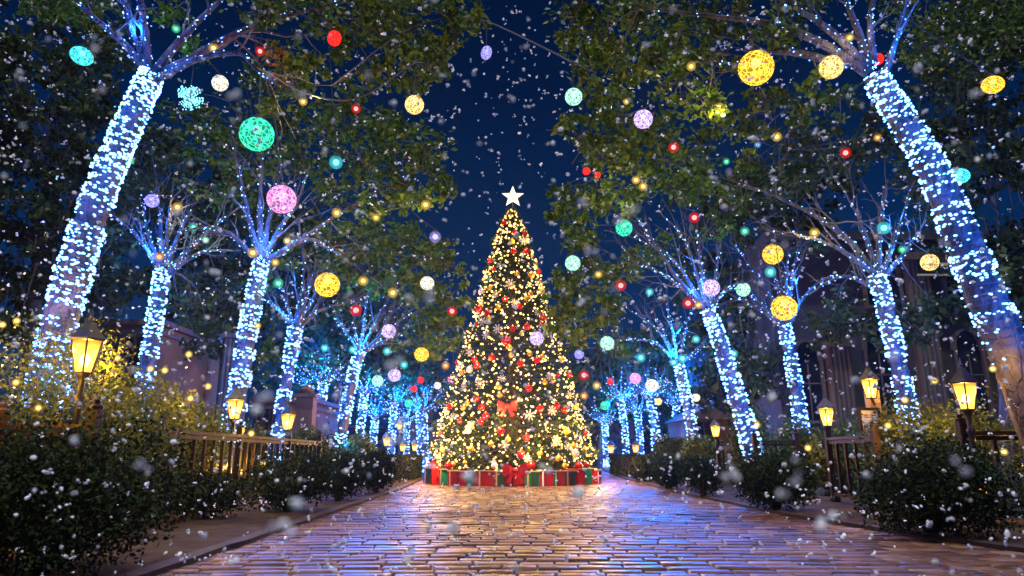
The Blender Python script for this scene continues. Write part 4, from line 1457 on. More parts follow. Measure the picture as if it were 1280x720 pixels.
for items, mat, what, grp in [(FLK, M_FLAKE, 'white snowflake ornament', 'white snowflake ornaments on the Christmas tree'), (FLKG, M_FLAKEG, 'golden snowflake ornament', None)]:
    fm = flake_mesh(mat)
    lab = tier_labels(items, what)
    for i, (u, v, r) in enumerate(items):
        p = on_tree(u, v, .14)
        rw = px(r * .85, p.y)
        a = math.atan2(p.x, -(p.y - TY))
        o = link_mesh('snowflake_ornament', fm, None, p)
        o.scale = (rw, rw, rw); o.rotation_euler = (random.uniform(-.2, .2), random.uniform(0, 1), a * .6)
        setp(o, lab[i], 'ornament', grp)


def bow(label, p, w, name='bow'):
    t_ = thing(name, label, 'bow', p)
    for s in (-1, 1):
        m = MB()
        pr_ = [(0, .05), (.25, .22), (.46, .30), (.5, .18), (.5, -.14), (.44, -.24), (.22, -.14), (0, -.05)]
        vs = []
        for yy, q in ((-.07, 1.0), (.07, .9)):
            vs += [(s * x * w * q, yy * w * (1 if abs(x) > .1 else .3), z * w * q) for x, z in pr_]
        n = len(pr_)
        f_ = [tuple(range(n)), tuple(range(2 * n - 1, n - 1, -1))] + [(k, k + n, (k + 1) % n + n, (k + 1) % n) for k in range(n)]
        m.add(vs, f_); m.build('loop', M_BOW, t_)
        m = MB()
        m.add([(s * .02 * w, -.04 * w, -.02 * w), (s * .14 * w, -.04 * w, -.04 * w), (s * .40 * w, -.07 * w, -.50 * w), (s * .30 * w, -.06 * w, -.46 * w), (s * .22 * w, -.07 * w, -.54 * w),
               (s * .02 * w, -.02 * w, -.02 * w), (s * .14 * w, -.02 * w, -.04 * w), (s * .40 * w, -.05 * w, -.50 * w), (s * .30 * w, -.04 * w, -.46 * w), (s * .22 * w, -.05 * w, -.54 * w)],
              [(0, 1, 2, 3, 4), (9, 8, 7, 6, 5)] + [(k, k + 5, (k + 1) % 5 + 5, (k + 1) % 5) for k in range(5)])
        m.build('tail', M_BOW, t_)
    m = MB(); m.sphere((0, -.06 * w, 0), .11 * w, 10, 8, (1, .9, 1)); m.build('knot', M_BOW, t_, True)
    return t_


p = on_tree(634, 508, .18); bow('red ribbon bow tied halfway up the front of the Christmas tree', p, px(24, p.y))
p = on_tree(585, 538, .18)
o = thing('cookie_ornament', 'tan gingerbread figure hanging low on the left of the tree', 'ornament', p)
m = MB()
r_ = px(4.2, p.y)
m.sphere((0, 0, 0), r_, 12, 8, (1, .35, 1)); m.sphere((r_ * .6, 0, r_ * 1.5), r_ * .85, 12, 8, (1, .35, 1))
for (xx, zz_) in ((1.5, 2.0), (.2, 2.3), (1.5, .9), (-.4, 1.2), (-1.1, -.6)): m.sphere((xx * r_, 0, zz_ * r_), r_ * .42, 8, 6, (1, .4, 1))
m.build('figure', M_COOKIE, o, True)

# presents ringed round the foot of the tree
M_PRED = mat_noise('red_wrap', (.34, .008, .010), (.46, .016, .016), 5, .25, .05, .5)
M_PGRN = mat_noise('green_wrap', (.008, .13, .045), (.014, .20, .07), 5, .25, .05, .5)
M_PDRK = mat_noise('dark_green_wrap', (.008, .035, .02), (.014, .06, .03), 5, .3, .05, .5)
M_PMAR = mat_noise('maroon_wrap', (.12, .006, .010), (.18, .010, .016), 5, .3, .05, .5)
M_PGOLD = mat_noise('gold_trim', (.62, .42, .16), (.78, .56, .26), 6, .35, 0, .5, metallic=.5)
M_PWHT = mat_noise('white_ribbon', (.70, .66, .60), (.8, .76, .7), 6, .5, 0, .4)
PRES = [  # u0, u1, height, wrap, band, ribbon, label
    (532, 557, .50, M_PRED, M_PDRK, M_PWHT, 'red present with dark green band at the left end of the ring'),
    (557, 568, .50, M_PGRN, None, M_PGOLD, 'narrow bright green present second from the left end of the ring'),
    (568, 583, .51, M_PRED, M_PMAR, M_PGOLD, 'red present with maroon band third from the left end'),
    (583, 601, .51, M_PRED, M_PGRN, None, 'red present with a green band fourth from the left end'),
    (601, 622, .51, M_PRED, None, M_PGOLD, 'plain wide red present left of the ribbon bow box'),
    (622, 633, .50, M_PDRK, None, M_PGOLD, 'dark green present touching the bow box on its left'),
    (633, 655, .52, M_PMAR, M_PRED, None, 'maroon present under the large red bow in the middle'),
    (655, 672, .51, M_PGRN, M_PDRK, M_PGOLD, 'green present with dark stripe touching the bow box on its right'),
    (672, 687, .51, M_PRED, None, M_PWHT, 'red present with white ribbon right of the green one'),
    (687, 700, .51, M_PGRN, M_PRED, M_PGOLD, 'green and red striped present in the middle of the right half'),
    (700, 715, .51, M_PRED, M_PDRK, M_PGOLD, 'red present with dark edge band in the right half'),
    (715, 737, .51, M_PRED, M_PGRN, None, 'red present with bright green band second from the right end'),
    (737, 751, .50, M_PRED, None, M_PWHT, 'red present with white ribbon at the right end of the ring'),
]
RR = 3.02
for (u0, u1, h, wrap, band, rib, lab) in PRES:
    h += random.uniform(-.07, .04)
    def ang(u):
        s_ = (u - 641) / F * (TY - 1.2) / 1.0 / (RR + .18)
        return math.asin(max(-1, min(1, s_)))
    a0, a1 = ang(u0), ang(u1)
    am = (a0 + a1) / 2
    w = 2 * (RR + .2) * math.sin((a1 - a0) / 2) * .985
    w = min(w, 1.0)
    dep = .52
    t_ = thing('present', lab, 'present', ((RR - .06) * math.sin(am), TY - (RR - .06) * math.cos(am), 0.0), 'wrapped presents ringed round the Christmas tree', rz=am + random.uniform(-.03, .03))
    m = MB(); m.box((0, 0, h / 2 - .03), (w, dep, h - .06 + .0)); m.build('box', wrap, t_)
    m = MB(); m.box((0, 0, h - .03), (w + .012, dep + .03, .055)); m.build('lid', wrap, t_)
    m = MB(); m.box((0, -dep / 2 - .018, h - .008), (w + .012, .012, .03)); m.build('edge_trim', M_PGOLD, t_)
    if band:
        m = MB(); m.box((w * .14, 0, h / 2 + .003), (w * .42, dep + .042, h + .012)); m.build('band', band, t_)
    if rib:
        m = MB(); m.box((-w * .30, 0, h / 2 + .004), (.05, dep + .046, h + .016)); m.build('ribbon', rib, t_)
bow('large red ribbon bow on the maroon present in the middle of the ring', Vector((.10, TY - RR - .36, .50)), px(30, TY - 3), 'bow')
o = thing('gift_cloth', 'crumpled red gift bag behind the left end of the presents', 'gift bag', (-2.75, TY - .9, .0))
m = MB(); m.lathe([(.30, 0), (.34, .3), (.30, .55), (.16, .68), (.20, .78)], 11); m.build('bag', M_PRED, o)
m = MB(); m.tube([(-.1, 0, .76), (0, 0, .9), (.1, 0, .76)], .02, 6); m.build('handle', M_PGOLD, o)

# ------------------------------------------------------------------ hanging lights
COLS = {
    'gold': (1.0, .56, .05), 'amber': (1.0, .66, .22), 'teal': (.05, .80, .46), 'cyan': (.08, .86, 1.0), 'pink': (1.0, .34, .82), 'lavender': (.74, .52, 1.0),
    'violet': (.36, .32, 1.0), 'red': (1.0, .02, .015), 'white': (.95, .88, .72), 'mint': (.45, 1.0, .72), 'green': (.05, .85, .35), 'orange': (1.0, .36, .04), 'yellow': (1.0, .58, .07), 'blue': (.15, .35, 1.0)}
GM, BM_, EM_ = {}, {}, {}


def mat_halo_shell(name, color, strength):  # oversized bulb envelope whose faint glow draws the halo round the bulb
    m, nt, out = newmat(name)
    lw = N(nt, 'ShaderNodeLayerWeight', Blend=.5)
    mr = N(nt, 'ShaderNodeMapRange')
    mr.inputs['From Min'].default_value = 0.0; mr.inputs['From Max'].default_value = .85
    mr.inputs['To Min'].default_value = .75; mr.inputs['To Max'].default_value = .05
    nt.links.new(lw.outputs['Facing'], mr.inputs[0])
    e = N(nt, 'ShaderNodeEmission', Strength=strength); e.inputs[0].default_value = (*color, 1)
    tr = N(nt, 'ShaderNodeBsdfTransparent')
    ms = N(nt, 'ShaderNodeMixShader')
    nt.links.new(mr.outputs[0], ms.inputs[0])
    nt.links.new(tr.outputs[0], ms.inputs[1]); nt.links.new(e.outputs[0], ms.inputs[2])
    nt.links.new(ms.outputs[0], out.inputs[0])
    m.cycles.emission_sampling = 'NONE'
    return m


for k, c in COLS.items():
    st_ = {'red': 1.6, 'gold': 1.3, 'amber': 1.15, 'white': 1.0, 'pink': 1.1, 'lavender': 1.0, 'violet': 1.0}.get(k, 1.0)
    GM[k] = unit_ball(mat_globe('globe_' + k, c, st_), 'globe')
    hot = tuple(.55 * q + .45 for q in c) if k == 'red' else tuple(.8 * q + .2 for q in c)
    BM_[k] = unit_ball(mat_emit('bulb_' + k, hot, 6.0), 'bulb')
    EM_[k] = unit_ball(mat_halo_shell('bulb_glass_' + k, c, .8), 'glass')  # glowing halo shell for the small bulbs
CAPG = MB(); CAPG.lathe([(.34, .90), (.34, 1.04), (.22, 1.10), (.22, 1.22), (.05, 1.25)], 10)
CAPGM = CAPG.mesh('globe_cap', M_CORD)
SOCK = MB(); SOCK.lathe([(.62, .75), (.66, 1.0), (.6, 2.1), (.3, 2.4)], 8)
SOCKM = SOCK.mesh('bulb_socket', M_CORD)
TIPS = None


def nearest_above(p):
    best = None
    for q in ALLTIPS:
        dz = q.z - p.z
        if .15 < dz < 2.2:
            d = (q - p).length
            if best is None or d < best[0]: best = (d, q)
    return best


CABLE_PTS = {}


def hang(kind, colour, u, v, r, Y, label, cable=None, squash=(1, 1, 1), power=None, group=None):
    p = P(u, v, Y)
    rw = px(r, Y)
    nm = 'globe_lantern' if kind == 'globe' else 'festoon_bulb'
    t_ = thing(nm, label, 'globe light' if kind == 'globe' else 'bulb', p, group or ('glowing mesh globes hung among the trees' if kind == 'globe' else 'small coloured bulbs strung among the trees'))
    o = link_mesh('globe' if kind == 'globe' else 'bulb', GM[colour] if kind == 'globe' else BM_[colour], t_)
    o.scale = (rw * squash[0], rw * squash[1], rw * squash[2])
    if kind == 'globe' and colour != 'red':
        e_ = link_mesh('lamp', BM_[colour], t_, (0, 0, rw * .3)); e_.scale = (rw * .26,) * 3
    if kind == 'bulb':
        o.scale = (rw * .58,) * 3
        e_ = link_mesh('glass', EM_[colour], t_); e_.scale = (rw * 1.35,) * 3  # halo drawn as a glowing envelope, larger than the bulb
    o.rotation_euler = (random.uniform(0, 3), random.uniform(0, 3), random.uniform(0, 3)) if squash == (1, 1, 1) else (0, R(15), 0)
    o = link_mesh('cap' if kind == 'globe' else 'socket', CAPGM if kind == 'globe' else SOCKM, t_)
    s_ = rw if kind == 'globe' else rw * .75
    o.scale = (s_, s_, s_)
    top = Vector((0, 0, rw * (1.2 if kind == 'globe' else 1.7)))
    if cable is not None:
        L = random.uniform(.35, .6) if kind == 'globe' else .06
        end = top + Vector((0, 0, L))
        CABLE_PTS.setdefault(cable, []).append(p + end)
    else:
        nb_ = nearest_above(p)
        if nb_ and nb_[0] < 2.6:
            end = nb_[1] - p
        else:
            end = top + Vector((0, 0, 1.0))
    m = MB()
    mid = top.lerp(end, .5) + Vector((0, 0, -.04))
    m.tube([top, mid, end], .010 if kind == 'globe' and Y < 14 else .007 + .0002 * Y, 5, False)
    m.build('cord', M_CORD, t_)
    if power is None:
        power = (20 if kind == 'globe' else 20) * (1 if Y < 20 else .8)
    if colour in ('yellow', 'gold', 'amber'): power *= 5.5
    if (u, v) in ((1241, 106), (102, 70), (1200, 220)): power *= .2
    if (u, v) in ((864, 83), (899, 134), (945, 85)): power *= .45
    if (u, v) in ((267, 60), (1062, 47), (1097, 172), (156, 215), (163, 201), (316, 316), (344, 328), (359, 301), (322, 407), (199, 321), (275, 104), (873, 381)): power *= .15
    if power > 0:
        cl = COLS[colour]
        if colour in ('yellow', 'gold', 'amber'): cl = (1.0, .76, .27)
        light((0, 0, -rw * 1.5 - .02) if kind != 'globe' else (0, -rw * .1, -rw * .45), power, cl, .04, t_)
    return t_


G, B = 'globe', 'bulb'
LIGHTS = [
    (G, 'cyan', 102, 70, 15, 9.6, 'flattened cyan globe in the dark left of the leaning trunk', None, (1, 1, .8)),
    (G, 'white', 275, 104, 11, 13, 'white globe with a greenish glow beside the cyan starburst', None, None),
    (G, 'teal', 321, 168, 23, 9.3, 'largest teal globe, on a long cord right of the leaning trunk', None, None),
    (G, 'red', 418, 48, 10, 8.5, 'red globe high in the leaves at upper left', None, (.95, .95, 1.1)),
    (G, 'pink', 352, 249, 19, 12.5, 'big pink globe above the tall left tree fork', None, None),
    (G, 'amber', 518, 131, 13, 8.4, 'amber globe at the right end of the upper left cable', 'a', None),
    (G, 'violet', 608, 66, 9, 9.5, 'small violet oval globe alone in the night sky', 'b', (.85, .85, 1.15)),
    (G, 'mint', 717, 121, 12, 8.6, 'mint globe at the edge of the upper right leaves', 'b', None),
    (G, 'lavender', 804, 149, 13, 13, 'lavender globe with blue rim under the upper right leaves', None, None),
    (G, 'gold', 945, 85, 24, 8.6, 'largest gold globe hanging from the thick right limb', None, None),
    (G, 'amber', 1039, 84, 16, 9.0, 'amber globe close under the fork of the big right tree', None, None),
    (G, 'gold', 1241, 106, 14, 10, 'tilted gold globe in the dark upper right corner', None, (1, 1, .8)),
    (G, 'cyan', 1200, 220, 12, 13.5, 'flat cyan globe right of the big leaning right trunk', None, (1, 1, .8)),
    (G, 'amber', 1162, 328, 11, 15, 'amber globe in front of the pale wall sign', None, None),
    (G, 'violet', 190, 251, 9, 15.5, 'small pale violet globe above the fan-branched left tree', None, None),
    (G, 'gold', 409, 356, 16, 13.5, 'gold globe hanging from the drooping limb of the tall left tree', None, None),
    (G, 'white', 534, 354, 9, 18.5, 'warm white globe left of the Christmas tree top half', 'c', None),
    (G, 'lavender', 486, 414, 9, 24, 'upper lavender globe left of the Christmas tree', None, None),
    (G, 'lavender', 493, 469, 8, 28, 'lower lavender globe left of the Christmas tree', None, None),
    (G, 'gold', 527, 443, 9, 23, 'small gold globe close left of the Christmas tree', None, None),
    (G, 'mint', 472, 476, 7, 31, 'mint globe right of the slim leaning trunk', None, None),
    (G, 'teal', 511, 504, 5, 36, 'little teal globe over the far lamps at left', None, None),
    (G, 'white', 547, 482, 4.5, 34, 'tiny white globe against the Christmas tree left edge', None, None),
    (G, 'pink', 566, 474, 6.5, 31, 'pink globe half behind the Christmas tree left side', None, None),
    (G, 'red', 526, 475, 4, 32, 'tiny red globe left of the pink one by the Christmas tree', None, None),
    (G, 'red', 517, 486, 4, 34, 'tiny red globe lower, above the little teal globe', None, None),
    (G, 'teal', 780, 285, 11, 17, 'teal globe in front of the bare limbs right of the star', None, None),
    (G, 'mint', 716, 329, 10, 18, 'mint globe against the sky right of the Christmas tree', 'd', None),
    (G, 'lavender', 889, 360, 11, 18, 'pinkish lavender globe at the fork of the slanting tree', None, None),
    (G, 'mint', 929, 362, 9, 20, 'pale mint globe right of the slanting tree fork', None, None),
    (G, 'gold', 966, 318, 13, 16.5, 'gold globe above the smaller cyan bulb at right', None, None),
    (G, 'gold', 980, 385, 16, 15, 'large low gold globe covering the fork of the wide-limbed tree', None, None),
    (G, 'lavender', 671, 423, 9, 21, 'lavender globe hanging in front of the Christmas tree', None, None),
    (G, 'mint', 759, 429, 9, 24, 'mint globe in dark leaves right of the Christmas tree', None, None),
    (G, 'violet', 724, 443, 6, 30, 'whitish violet globe close right of the Christmas tree', None, None),
    (G, 'pink', 794, 473, 7, 30, 'small pink globe left of the warm white one at right', None, None),
    (G, 'white', 815, 482, 8, 30, 'warm white globe over the far right trunks', None, None),
    (G, 'teal', 756, 507, 5.5, 36, 'little teal globe low right of the Christmas tree', None, None),
    (G, 'white', 870, 497, 5, 30, 'small pale globe left of the slanting lit trunk', None, None),
    (G, 'amber', 823, 502, 4.5, 33, 'tiny peach globe under the warm white globe at right', None, None),
    (G, 'red', 1097, 74, 8, 12, 'red globe half hidden behind the fork of the big right tree', None, None),
    (G, 'red', 763, 477, 4, 33, 'tiny red globe left of the small pink globe at right', None, None),
    (G, 'red', 733, 214, 5, 15, 'left one of two red globes under the upper right leaves', 'e', None),
    (G, 'red', 747, 219, 4, 15.3, 'right one of two red globes under the upper right leaves', 'e', None),
    # small bulbs
    (B, 'yellow', 267, 60, 5, 9.0, 'yellow bulb on the drooping limb of the big left tree', None, None),
    (B, 'red', 325, 64, 5, 9.3, 'red bulb at the tip of the big left tree limb', None, None),
    (B, 'green', 220, 36, 4.5, 11, 'green bulb between the limbs of the big left tree', None, None),
    (B, 'yellow', 379, 127, 4.5, 8.5, 'yellow bulb at the left end of the upper left cable', 'a', None),
    (B, 'red', 445, 136, 5, 8.4, 'red bulb in the middle of the upper left cable', 'a', None),
    (B, 'cyan', 420, 203, 7, 12.5, 'bright cyan bulb on a long cord below the upper left cable', None, None),
    (B, 'teal', 163, 201, 4, 13, 'teal bulb right of the big left trunk', None, None),
    (B, 'amber', 156, 215, 3, 13, 'dim amber bulb right of the big left trunk', None, None),
    (B, 'yellow', 222, 259, 5, 16, 'yellow bulb above the fan-branched left tree', None, None),
    (B, 'teal', 242, 284, 4, 16.5, 'upper teal bulb right of the fan-branched tree', None, None),
    (B, 'mint', 257, 300, 3.5, 16.5, 'lower mint bulb right of the fan-branched tree', None, None),
    (B, 'orange', 199, 321, 4.5, 16.3, 'orange bulb at the fork of the fan-branched tree', None, None),
    (B, 'yellow', 316, 316, 5, 14.8, 'yellow bulb at the fork of the tall left tree', None, None),
    (B, 'yellow', 344, 328, 4, 14.8, 'yellow bulb just right of the tall left tree fork', None, None),
    (B, 'amber', 359, 301, 4, 14.8, 'amber bulb on the long limb near the tall left tree fork', None, None),
    (B, 'yellow', 322, 407, 3.5, 15.4, 'yellow bulb on the edge of the tall left trunk', None, None),
    (B, 'teal', 348, 354, 5, 16, 'teal bulb right of the tall left trunk', None, None),
    (B, 'yellow', 421, 266, 5, 15, 'yellow bulb in the leaves over the tall left tree limb', None, None),
    (B, 'yellow', 470, 272, 4, 15, 'yellow bulb under the long limb of the tall left tree', None, None),
    (B, 'yellow', 532, 256, 5, 15, 'yellow bulb at the right edge of the left leaves', None, None),
    (B, 'violet', 544, 296, 6, 17, 'violet bulb at the right edge of the left leaves', None, None),
    (B, 'yellow', 454, 351, 5, 17.5, 'yellow bulb at left end of the mid left cable', 'c', None),
    (B, 'yellow', 491, 366, 5, 18, 'yellow bulb on the mid left cable beside the white globe', 'c', None),
    (B, 'red', 445, 388, 6, 20, 'red bulb above the slim leaning left tree', None, None),
    (B, 'red', 565, 389, 5, 22, 'red bulb close to the left of the Christmas tree top', None, None),
    (B, 'cyan', 406, 435, 4, 28, 'cyan bulb in the thin far left tree', None, None),
    (B, 'cyan', 441, 437, 4, 25, 'cyan bulb beside the slim leaning trunk', None, None),
    (B, 'cyan', 484, 439, 4, 28, 'cyan bulb between the two lavender globes', None, None),
    (B, 'cyan', 505, 456, 4, 30, 'cyan bulb right of the lower lavender globe', None, None),
    (B, 'orange', 557, 457, 4, 27, 'orange bulb near the Christmas tree left edge', None, None),
    (B, 'yellow', 864, 83, 5, 9.0, 'yellow bulb in the leaves left of the largest gold globe', None, None),
    (B, 'yellow', 899, 134, 5, 9.4, 'yellow bulb below left of the largest gold globe', None, None),
    (B, 'yellow', 971, 171, 5, 13, 'yellow bulb in leaves below the largest gold globe', None, None),
    (B, 'yellow', 783, 127, 3.5, 11.5, 'yellow bulb above the blue-rimmed lavender globe', None, None),
    (B, 'yellow', 795, 225, 4.5, 15.6, 'upper of two yellow bulbs beside the red globe pair', 'e', None),
    (B, 'yellow', 804, 233, 4.5, 15.8, 'lower of two yellow bulbs beside the red globe pair', 'e', None),
    (B, 'red', 842, 184, 5.5, 14, 'red bulb below right of the blue-rimmed lavender globe', None, None),
    (B, 'green', 908, 202, 3.5, 16, 'small green bulb in the dark leaves at right', None, None),
    (B, 'blue', 947, 181, 3.5, 15, 'small blue bulb in the leaves at right', None, None),
    (B, 'yellow', 1062, 47, 4.5, 9.1, 'yellow bulb between the limbs of the big right tree', None, None),
    (B, 'red', 1057, 191, 5.5, 14.5, 'red bulb left of the big right trunk', None, None),
    (B, 'orange', 1097, 172, 4, 14.5, 'orange bulb close to the big right trunk', None, None),
    (B, 'red', 868, 272, 5.5, 17, 'red bulb among limbs of the slanting tree', None, None),
    (B, 'yellow', 748, 343, 4, 19, 'yellow bulb on the cable beside the mint sky globe', 'd', None),
    (B, 'red', 776, 357, 5.5, 20, 'red bulb on the cable right of the mint sky globe', 'd', None),
    (B, 'cyan', 812, 365, 4, 22, 'cyan bulb left of the slanting tree fork', None, None),
    (B, 'red', 860, 379, 5.5, 18, 'red bulb just left of the slanting tree fork', None, None),
    (B, 'yellow', 873, 381, 4, 18, 'yellow bulb next to the red one at the slanting tree fork', None, None),
    (B, 'cyan', 963, 340, 5.5, 17.5, 'cyan bulb between the two stacked gold globes', None, None),
    (B, 'teal', 931, 289, 4.5, 18, 'teal bulb over the wide-limbed tree', None, None),
    (B, 'yellow', 1018, 291, 5, 15.5, 'yellow bulb on the long left limb by the notice board tree', None, None),
    (B, 'cyan', 1105, 285, 6.5, 15, 'bright cyan bulb in the crown of the notice board tree', None, None),
    (B, 'green', 1128, 312, 4, 15.4, 'green bulb right of the notice board tree fork', None, None),
    (B, 'orange', 728, 421, 4.5, 26, 'orange bulb above the whitish violet globe', None, None),
    (B, 'red', 730, 469, 5, 28, 'red bulb close right of the Christmas tree', None, None),
    (B, 'orange', 730, 495, 4, 29, 'orange bulb lower right of the Christmas tree', None, None),
    (B, 'yellow', 746, 482, 4, 30, 'yellow bulb between red and pink lights right of the tree', None, None),
    (B, 'cyan', 801, 447, 4.5, 28, 'cyan bulb over the far right trunks', None, None),
    (B, 'cyan', 853, 448, 4.5, 26, 'cyan bulb at the fork of the pale twisting tree', None, None),
    (B, 'cyan', 842, 453, 4, 27, 'cyan bulb just left of the pale twisting fork', None, None),
    (B, 'cyan', 870, 424, 4, 26, 'cyan bulb right above the pale twisting fork', None, None),
    (B, 'cyan', 917, 442, 4, 19, 'cyan bulb at the right edge of the slanting trunk', None, None),
]
for (k, c, u, v, r, Y, lab, cab_, sq) in LIGHTS:
    hang(k, c, u, v, r, Y, lab, cab_, sq or (1, 1, 1))

# cyan starburst
q = P(237, 122, 12)
t_ = thing('starburst_light', 'cyan starburst ball of many light tips beside the leaning trunk', 'light', q)
m = MB()
m2 = MB()
M_CY = mat_emit('starburst_tip', (.25, .85, 1.0), 3.0)
r0 = px(18, 12)
for i in range(90):
    d = rvec().normalized()
    L = r0 * random.uniform(.7, 1.05)
    m.bar((0, 0, 0), d * L, .005)
    for k in range(3): m2.sphere(d * L * (1 - .22 * k), .014, 5, 3)
m.build('rods', M_LEDCORD, t_); o = m2.build('tips', M_CY, t_); o['kind'] = 'stuff'
m = MB(); m.tube([(0, 0, 0), (0, 0, .9)], .008, 5, False); m.build('cord', M_CORD, t_)
light((0, -r0 * 1.2, 0), 40, (.1, .7, 1), .04, t_)

# cables
CL = {'a': 'dark sagging cable carrying the amber globe at upper left', 'b': 'dark cable across the sky from violet to mint globe', 'c': 'dark cable carrying the warm white globe at left', 'd': 'dark cable from the mint sky globe to the red bulb', 'e': 'dark cable carrying the pair of red globes'}
EXT = {'a': (P(330, 88, 9.6), P(545, 95, 8.6)), 'b': (P(560, 25, 9.4), P(745, 90, 8.6)), 'c': (P(400, 295, 16.5), P(575, 335, 19)), 'd': (P(700, 318, 18), P(830, 345, 19.5)), 'e': (P(715, 205, 15), P(830, 215, 16.5))}
for k, L in CABLE_PTS.items():
    L = sorted(L, key=lambda p: p.x)
    a, b_ = EXT[k]
    pts = [a] + L + [b_]
    pts.sort(key=lambda p: p.x)
    m = MB(); m.tube([p - pts[0] for p in catmull(pts, 6)], .011 if k in 'ab' else .014, 5)
    o = m.build('festoon_cable', M_CORD, None, True); o.location = pts[0]
    setp(o, CL[k], 'cable', 'dark cables strung between the trees')

# warm bulbs in the shrubs behind the railings
SHB = [(3, 406, 8.2, 'yellow bulb in the left shrub at the very picture edge'), (21, 401, 8.3, 'dim yellow bulb beside the edge bulb in the left shrub'), (20, 478, 7.6, 'bright yellow bulb left of the tallest lantern, above the corner railing'),
       (48, 510, 7.3, 'bright yellow bulb on the corner railing at left'), (147, 448, 8.9, 'upper yellow bulb right of the tallest lantern'), (141, 466, 8.9, 'lower yellow bulb right of the tallest lantern'), (188, 461, 11.2, 'left of two yellow bulbs in the golden shrub'),
       (206, 463, 11.2, 'right of two yellow bulbs in the golden shrub'), (236, 443, 11.2, 'highest yellow bulb on top of the golden shrub'), (260, 483, 12.8, 'yellow bulb just left of the second lantern'), (238, 498, 12.0, 'yellow bulb over the railing post left of second lantern'),
       (314, 542, 14.0, 'yellow bulb behind the rail right of the second lantern'), (280, 585, 13.9, 'yellow bulb low behind the balusters at the second lantern'), (303, 590, 14.2, 'tall yellow glow low behind the balusters, right of the low bulb'), (329, 579, 14.5, 'small yellow bulb low between the balusters'),
       (1131, 500, 11.9, 'yellow bulb in the shrub right of the notice board'), (1168, 476, 11.7, 'upper yellow bulb left of the large right lantern'), (1241, 461, 9.4, 'yellow bulb at the foot of the big right trunk'), (946, 531, 21.2, 'yellow bulb below the sapling at right'),
       (1172, 590, 11.4, 'low yellow bulb behind the bush at right'), (1255, 565, 11.0, 'yellow bulb behind the right corner railing'), (1110, 532, 12.3, 'yellow bulb hugging the notice board'), (1010, 560, 16.9, 'yellow bulb behind the railing by the slim lantern')]
for (u, v, Y, lab) in SHB:
    p = P(u, v, Y)
    rw = px(3.4, Y)
    t_ = thing('shrub_bulb', lab, 'bulb', p, 'warm bulbs in the shrubs behind the railings')
    o = link_mesh('bulb', BM_['yellow'], t_); o.scale = (rw * .75,) * 3; e_ = link_mesh('glass', EM_['yellow'], t_); e_.scale = (rw * 1.4,) * 3  # bulb core plus a larger glowing shell for its halo
    o = link_mesh('socket', SOCKM, t_); o.scale = (rw * .45, rw * .45, rw * .6)
    light((0, -rw - .16, .05), 25 if (Y < 9.5 and u > 1200) or v > 540 else 75, (1, .54, .06), .05, t_)

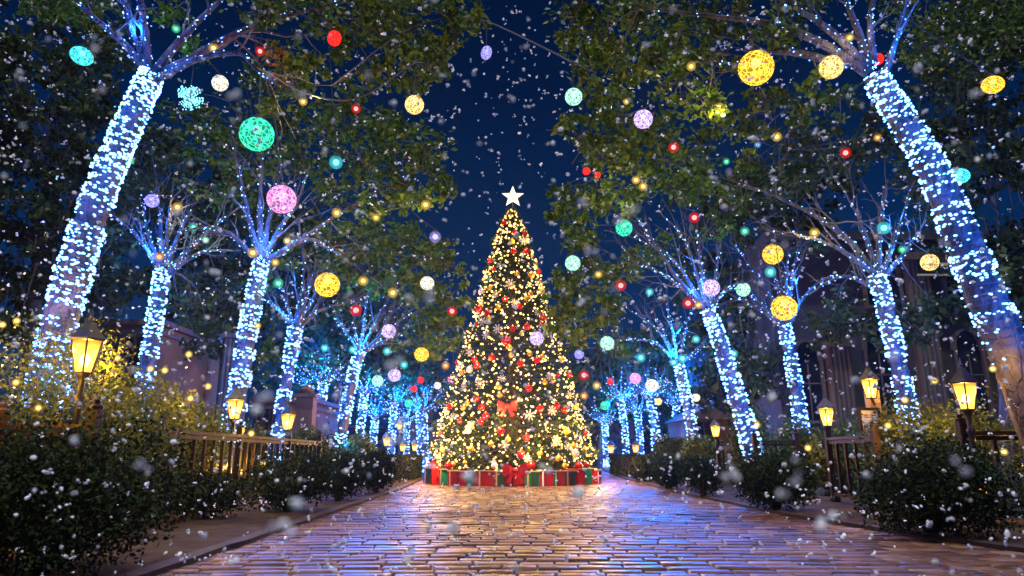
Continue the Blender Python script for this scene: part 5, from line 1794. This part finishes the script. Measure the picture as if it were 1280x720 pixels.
# ------------------------------------------------------------------ falling snow
sn = MB()
ICO = None
NV, NF = [], []
def flake(c, r, lumps):
    for k in range(lumps):
        cc = Vector(c) + (rvec(.75 * r) if k else Vector((0, 0, 0)))
        s = r * random.uniform(.45, .95) * (1 if k == 0 else .75)
        o = len(NV)
        R_ = Matrix.Rotation(random.uniform(0, 6.28), 3, rvec().normalized())
        q = [(1, 0, 0), (-1, 0, 0), (0, 1, 0), (0, -1, 0), (0, 0, 1), (0, 0, -1)]
        e = []
        for p in q:
            e.append(Vector(p))
        mids = [Vector((a, b, c_)).normalized() for a in (-1, 1) for b in (-1, 1) for c_ in (-1, 1)]
        sq = (random.uniform(.6, 1.4), random.uniform(.6, 1.4), random.uniform(.35, .9))
        for p in e + mids:
            NV.append(tuple(cc + R_ @ Vector((p.x * sq[0] * s, p.y * sq[1] * s, p.z * sq[2] * s))))
        idx = {(a, b, c_): o + 6 + i for i, (a, b, c_) in enumerate([(a, b, c_) for a in (-1, 1) for b in (-1, 1) for c_ in (-1, 1)])}
        for ax in range(3):
            for sgn in (-1, 1):
                cen = o + ax * 2 + (0 if sgn == 1 else 1)
                oth = [i for i in range(3) if i != ax]
                ring = []
                for (a, b) in ((-1, -1), (1, -1), (1, 1), (-1, 1)):
                    t3 = [0, 0, 0]; t3[ax] = sgn; t3[oth[0]] = a; t3[oth[1]] = b
                    ring.append(idx[tuple(t3)])
                for i in range(4):
                    NF.append((cen, ring[i], ring[(i + 1) % 4]))


def snow(n, y0, y1, rmin, rmax, pw=1.0):
    for _ in range(n):
        y_ = y0 + (y1 - y0) * random.random() ** pw
        u = random.uniform(-30, 1310); v = random.uniform(-30, 750)
        p = P(u, v, y_)
        if p.z < .03: continue
        flake(p, random.uniform(rmin, rmax) * random.uniform(.95, 1.4), random.choice((1, 2, 3, 3, 4)))


snow(110, .55, 1.2, .0030, .0055)
snow(190, 1.2, 2.4, .004, .0075)
snow(800, 2.4, 5.0, .006, .0125)
snow(1900, 5.0, 9.5, .010, .019)
snow(1500, 9.5, 20.0, .014, .028)
so = link_mesh('falling_snow', np_mesh('falling_snow', NV, NF, M_SNOW, True))
setp(so, kind='stuff')

# ------------------------------------------------------------------ haze
HAZE = 0.0002
if HAZE:
    mh, nth, outh = newmat('night_haze')
    pv = N(nth, 'ShaderNodeVolumePrincipled')
    pv.inputs['Color'].default_value = (.9, .93, 1.0, 1)
    pv.inputs['Density'].default_value = HAZE
    pv.inputs['Anisotropy'].default_value = .86
    nth.links.new(pv.outputs[0], outh.inputs['Volume'])
    m = MB(); m.box((0, 30, 7.0), (90, 90, 16.2))
    setp(m.build('haze', mh), kind='stuff')

# ------------------------------------------------------------------ render settings
SC.render.engine = 'CYCLES'
SC.view_settings.view_transform = 'Standard'
SC.view_settings.look = 'None'
SC.view_settings.exposure = EXPOSURE
SC.view_settings.gamma = 1.0
SC.view_settings.use_curve_mapping = False
cy = SC.cycles
cy.use_denoising = True
cy.use_light_tree = True
cy.max_bounces = 5
cy.diffuse_bounces = 2
cy.glossy_bounces = 3
cy.transmission_bounces = 3
cy.transparent_max_bounces = 10
cy.volume_bounces = 0
cy.sample_clamp_indirect = 4.0
cy.caustics_reflective = False
cy.caustics_refractive = False
